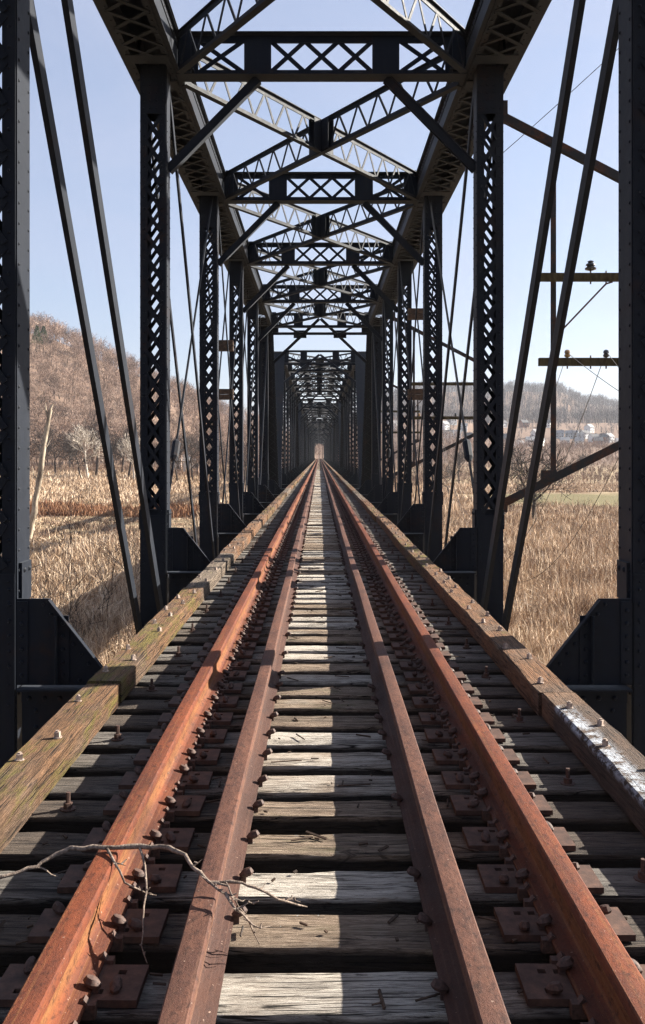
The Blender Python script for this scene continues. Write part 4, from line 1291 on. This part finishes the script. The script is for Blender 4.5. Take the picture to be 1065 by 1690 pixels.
def bare_wood(name, xs, ys, hs, n_tw, wid, mat, label):
    """many leafless trees as one mass"""
    n = len(xs); zs = terrain(xs, ys); base = np.stack([xs, ys, zs], -1)
    P, Q, W, Ti = [], [], [], []
    tint = rng.random(n)
    lean = rng.normal(0, 0.06, (n, 2)); top = base + np.stack([lean[:, 0] * hs, lean[:, 1] * hs, hs * 0.8], -1)
    P.append(base); Q.append(top); W.append(hs * 0.034 * wid ** .3); Ti.append(np.clip(rng.normal(.55, .35, n), 0, 1))
    for k in range(n_tw):
        t = rng.uniform(0.22, 0.85, n) if k < n_tw // 3 else rng.uniform(0.4, 1.0, n)
        st = base + (top - base) * t[:, None]
        az = rng.random(n) * 6.283; ln = hs * rng.uniform(0.12, 0.34, n); out = rng.uniform(0.35, 0.95, n)
        if k >= n_tw // 3:    # twigs start out in the crown
            off = hs * 0.20 * rng.random(n) ** .5 * (1.15 - t); st = st + np.stack([np.cos(az) * off, np.sin(az) * off, off * 0.4], -1)
        az2 = az + rng.normal(0, .7, n)
        d = np.stack([np.cos(az2) * out, np.sin(az2) * out, rng.uniform(0.5, 1.1, n)], -1)
        P.append(st); Q.append(st + d * ln[:, None]); W.append(np.full(n, 0.16 if k < n_tw // 3 else 0.095) * wid * rng.uniform(.7, 1.3, n)); Ti.append(np.clip(tint * 0.7 + rng.normal(.15, .15, n), 0, 1))
    V, F, T, ti = ribbons(np.concatenate(P), np.concatenate(Q), np.concatenate(W), np.concatenate(Ti))
    return tag(obj(name, np_mesh(name, V, F, T, mat, ti)), label, 'woods', kind='stuff')
def forked_wood(name, xs, ys, hs, levels, twig, mat, label):
    """leafless trees with forking limbs, all joined as one mass"""
    protos = []
    for k in range(7):
        sg = tree_segments(900 + k, 10.0, spread=.25 + .08 * (k % 4), levels=levels, upright=.5 + .1 * (k % 3))
        protos.append((np.array([p for p, q, a, b, l in sg]), np.array([q for p, q, a, b, l in sg]), np.array([max(2.2 * a, twig) for p, q, a, b, l in sg])))
    zs = terrain(xs, ys); P, Q, W, Ti = [], [], [], []
    for i in range(len(xs)):
        p, q, w = protos[rng.integers(7)]; a = rng.random() * 6.283; k = hs[i] / 10.0; c, s_ = math.cos(a) * k, math.sin(a) * k
        Rm = np.array([[c, s_, 0], [-s_, c, 0], [0, 0, k]]); o = np.array([xs[i], ys[i], zs[i]])
        P.append(p @ Rm + o); Q.append(q @ Rm + o); W.append(w * k); Ti.append(np.clip(rng.normal(.5, .26) + rng.normal(0, .10, len(p)), 0, 1))
    V, F, T, ti = ribbons(np.concatenate(P), np.concatenate(Q), np.concatenate(W), np.concatenate(Ti))
    print(name, 'segments per tree', [len(p[0]) for p in protos], 'faces', len(F))
    return tag(obj(name, np_mesh(name, V, F, T, mat, ti)), label, 'woods', kind='stuff')
# left hill
N = 2300
yy = rng.uniform(296, 690, N); tt = rng.uniform(-0.335, -0.035, N); xx = tt * yy + rng.normal(0, 3, N)
forked_wood('hill_woods', xx, yy, rng.uniform(9, 16, N) * (1 + 0.2 * (yy > 560)), 3, 0.085, M['wood_far'], 'leafless brown woods covering the steep hill')
# woods closing the end of the bridge and the middle distance
N = 900
xx = rng.uniform(-25, 90, N); yy = rng.uniform(478, 760, N); keep = ~((np.abs(xx) < 6) & (yy < 560)); xx, yy = xx[keep], yy[keep]
bare_wood('end_woods', xx, yy, rng.uniform(8, 13, len(xx)), 26, 1.1, M['wood_far'], 'leafless woods on the slope past the far end of the bridge')
# far hill on the sunny side
N = 4200
yy = rng.uniform(900, 1620, N); tt = rng.uniform(0.02, 0.36, N); xx = tt * yy
bare_wood('far_hill_woods', xx, yy, rng.uniform(11, 19, N), 20, 2.3, M['wood_grey'], 'hazy grey leafless woods on the distant hill above the village')
# scrub between the reeds and the village
N = 3600
yy = rng.uniform(250, 640, N); tt = rng.uniform(0.04, 0.36, N); xx = tt * yy
bare_wood('field_scrub', xx, yy, rng.uniform(1.2, 4.2, N) * (1 + (yy > 420) * 0.5), 22, 0.9, M['brush'], 'brown leafless scrub covering the field below the village')
N = 650
yy = rng.uniform(640, 900, N); tt = rng.uniform(0.05, 0.36, N); xx = tt * yy
bare_wood('village_trees', xx, yy, rng.uniform(4, 9, N), 24, 1.3, M['wood_grey'], 'leafless garden trees among the village houses')
N = 800
yy = rng.uniform(268, 304, N); tt = rng.uniform(-0.33, -0.04, N); xx = tt * yy
bare_wood('hill_foot_scrub', xx, yy, rng.uniform(1.0, 3.2, N), 24, 0.6, M['brush'], 'brown thicket along the foot of the wooded hill')

def reeds(name, n, y0, y1, t0, t1, hmin, hmax, wid, mat, label, power=1.6, keep=None, lie=0.25):
    u = rng.random(n); yy = y0 * (y1 / y0) ** (u ** (1 / power)); tt = rng.uniform(t0, t1, n); xx = tt * yy
    ok = np.abs(xx) > 4.2
    if keep is not None: ok &= keep(xx, yy)
    xx, yy = xx[ok], yy[ok]; n = len(xx)
    cl = sum(a_ * np.sin(xx * f_ * math.cos(p_) + yy * f_ * math.sin(p_) + 5 * p_) for a_, f_, p_ in ((.3, .35, .4), (.3, .8, 2.1), (.25, 1.7, 1.1), (.25, 2.9, 2.7), (.2, 4.3, .2), (.2, 6.1, 1.7)))
    h = rng.uniform(hmin, hmax, n) * np.clip(0.75 + 0.65 * cl, 0.18, 1.5)
    P = np.stack([xx, yy, terrain(xx, yy) - 0.03], -1)
    az = rng.random(n) * 6.283; ln = np.abs(rng.normal(0, lie, n)); ln = np.where(rng.random(n) < 0.10, ln * 3.5, ln)
    D = np.stack([np.cos(az) * ln, np.sin(az) * ln, np.ones(n)], -1); D /= np.linalg.norm(D, axis=1, keepdims=True)
    Q = P + D * h[:, None]; w = wid * np.maximum(1, yy / 22) * rng.uniform(.6, 1.3, n)
    bend = np.stack([np.cos(az) * -0.08 * h, np.sin(az) * -0.08 * h, 0.05 * h], -1)
    V, F, T, ti = ribbons(P, Q, w, np.clip(rng.normal(.5, .32, n) , 0, 1), bend)
    return tag(obj(name, np_mesh(name, V, F, T, mat, ti)), label, 'reeds', kind='stuff')
green = lambda x, y: ~((y > 146) & (y < 205) & (x > 28))
reeds('reed_field', 190000, 9, 260, 0.12, 0.36, 0.3, 1.45, 0.014, M['reed'], 'dense dry tan reeds filling the field on the sunny side', 2.0, green, 0.75)
reeds('reed_undergrowth', 26000, 30, 300, 0.03, 0.13, 0.6, 1.5, 0.016, M['reed'], 'dry tan reeds glimpsed between the laced posts', 1.6)
reeds('plume_reeds', 5000, 12, 150, 0.12, 0.36, 1.6, 2.5, 0.013, M['reed'], 'taller pale reed stalks standing out of the field', 1.8, green, 0.35)
reeds('dead_weeds', 60000, 10, 200, 0.12, 0.36, 0.3, 1.1, 0.015, M['brush'], 'dark dead weeds tangled among the reeds', 2.0, lambda x, y: green(x, y) & (np.sin(x * .5 + 2 * np.sin(y * .21)) * np.sin(y * .33 + x * .12) > 0.1), 0.9)
reeds('fallen_stalks', 26000, 10, 90, -0.36, -0.10, 0.8, 2.2, 0.013, M['reed'], 'broken pale stalks lying across each other by the bridge shadow', 1.6, None, 1.6)
reeds('dark_weeds', 45000, 10, 240, -0.36, -0.10, 0.3, 1.2, 0.015, M['brush'], 'dark dead weeds on the shadow side of the bridge', 2.0, lambda x, y: (np.sin(x * .4 + 2 * np.sin(y * .17)) * np.sin(y * .27 + x * .1) > 0.15), 0.8)
left_pale = lambda x, y: ~((y > 78) & (y < 150) & (x > -48))
reeds('reed_bed', 120000, 9, 290, -0.36, -0.12, 0.4, 1.6, 0.014, M['reed'], 'dry reeds and tangled stalks on the shadow side of the bridge', 2.0, left_pale, 0.6)
reeds('mown_straw', 26000, 74, 126, -0.36, -0.08, 0.15, 0.4, 0.014, M['reed'], 'short pale straw in the cleared strip before the hill', 1.0)
reeds('russet_bank', 13000, 126, 143, -0.36, -0.06, 0.5, 1.5, 0.016, M['red_grass'], 'row of russet grass between the straw and the hill', 1.0)
reeds('reed_verge', 16000, 30, 290, -0.13, -0.03, 0.6, 1.5, 0.016, M['reed'], 'dry reeds glimpsed between the posts of the sunlit truss', 1.6)

# ------------------------------------------------------------------ village
def house_meshes(w, d, h, rh, wall, roof):
    m = MB(); m.box(-w / 2, w / 2, -d / 2, d / 2, -3, h)
    m.add([(-w / 2, -d / 2, h), (w / 2, -d / 2, h), (w / 2, d / 2, h), (-w / 2, d / 2, h), (-w / 2, 0, h + rh), (w / 2, 0, h + rh)], [(0, 4, 3), (1, 2, 5)])
    wallm = m.mesh('wall', wall)
    m = MB(); e = 0.5; s = rh / (d / 2)
    for sg in (-1, 1):
        y0 = sg * (d / 2 + e); z0 = h - e * s
        vs = [(-w / 2 - e, y0, z0), (w / 2 + e, y0, z0), (w / 2 + e, 0, h + rh), (-w / 2 - e, 0, h + rh)]
        m.add(vs + [(x, y, z + 0.22) for x, y, z in vs], MB.BOXF)
    m.box(w * 0.2, w * 0.2 + 0.8, -0.4, 0.4, h + rh * 0.5, h + rh + 1.1)
    roofm = m.mesh('roof', roof)
    win = MB().box(-0.55, 0.55, -0.06, 0.02, 0, 1.5).mesh('window', M['pane']); door = MB().box(-0.5, 0.5, -0.06, 0.02, 0, 2.1).mesh('door', M['roof_brown'])
    return (w, d, h, rh, wallm, roofm, win, door)
HT = [house_meshes(10, 8, 5.4, 3.2, M['w_white'], M['roof_dark']), house_meshes(8, 9, 5.8, 3.6, M['w_white'], M['roof_grey']), house_meshes(13, 8, 3.4, 2.8, M['w_cream'], M['roof_brown']),
      house_meshes(9, 8, 5.6, 3.4, M['w_brick'], M['roof_dark']), house_meshes(9, 8, 5.2, 3.2, M['w_grey'], M['roof_grey']), house_meshes(20, 10, 3.6, 2.2, M['w_white'], M['roof_grey'])]
HN = ['white two storey house with dark roof', 'white gabled house with grey roof', 'low cream house with brown roof', 'red brick house with dark roof', 'grey house with grey roof', 'long low white building with grey roof']
def house(t, px, y, rz, label):
    w, d, h, rh, wm, rm, wi, do = HT[t]; x = at_px(px, y)
    r = empty('house', (x, y, float(terrain(x, y)) + 0.3), rz); r.scale = (0.68,) * 3 if y > 500 else (1, 1, 1)
    obj('wall', wm, r); obj('roof', rm, r); obj('door', do, r, (w * 0.05, -d / 2, 0))
    for zz in ([0.9, 3.5] if h > 5 else [1.0]):
        for q in (-0.32, 0.32): obj('window', wi, r, (w * q, -d / 2, zz))
    tag(r, label, 'house', 'village houses below the far hill'); return r
hs = []
random.seed(21)
for px0, px1, n in ((640, 655, 2), (728, 776, 6), (826, 850, 4), (862, 906, 5), (922, 1008, 11), (1018, 1060, 3)):
    for i in range(n):
        px = px0 + (px1 - px0) * (i + 0.5) / n + random.uniform(-2, 2)
        hs.append((px, random.choice((650, 670, 700, 730, 770, 810)), random.choice((0, 0, 1, 1, 2, 3, 4, 5))))
hs.sort()
words = ['first', 'second', 'third', 'fourth', 'fifth', 'sixth', 'seventh', 'eighth', 'ninth', 'tenth', 'eleventh', 'twelfth']
cnt = {}
for px, y, t in hs:
    c = cnt.get(t, 0); cnt[t] = c + 1
    house(t, px, y, random.uniform(-0.7, 0.7), '%s, %s such from the left in the village' % (HN[t], words[c]))
house(5, 292, 345, 0.3, 'long low white building on the hillside between the laced posts')

# ------------------------------------------------------------------ haze
hz = MB().box(-4100, 4100, -3100, 4100, -9.5, 190)
hm = bpy.data.materials.new('haze'); hm.use_nodes = True; t = hm.node_tree; t.nodes.clear()
o_ = t.nodes.new('ShaderNodeOutputMaterial'); pv = t.nodes.new('ShaderNodeVolumePrincipled')
pv.inputs['Color'].default_value = (0.86, 0.91, 1.0, 1); pv.inputs['Density'].default_value = 0.00010; pv.inputs['Anisotropy'].default_value = 0.35
t.links.new(pv.outputs[0], o_.inputs['Volume'])
tag(obj('haze', hz.mesh('haze', hm)), 'thin pale haze filling the valley air', 'haze', kind='stuff')
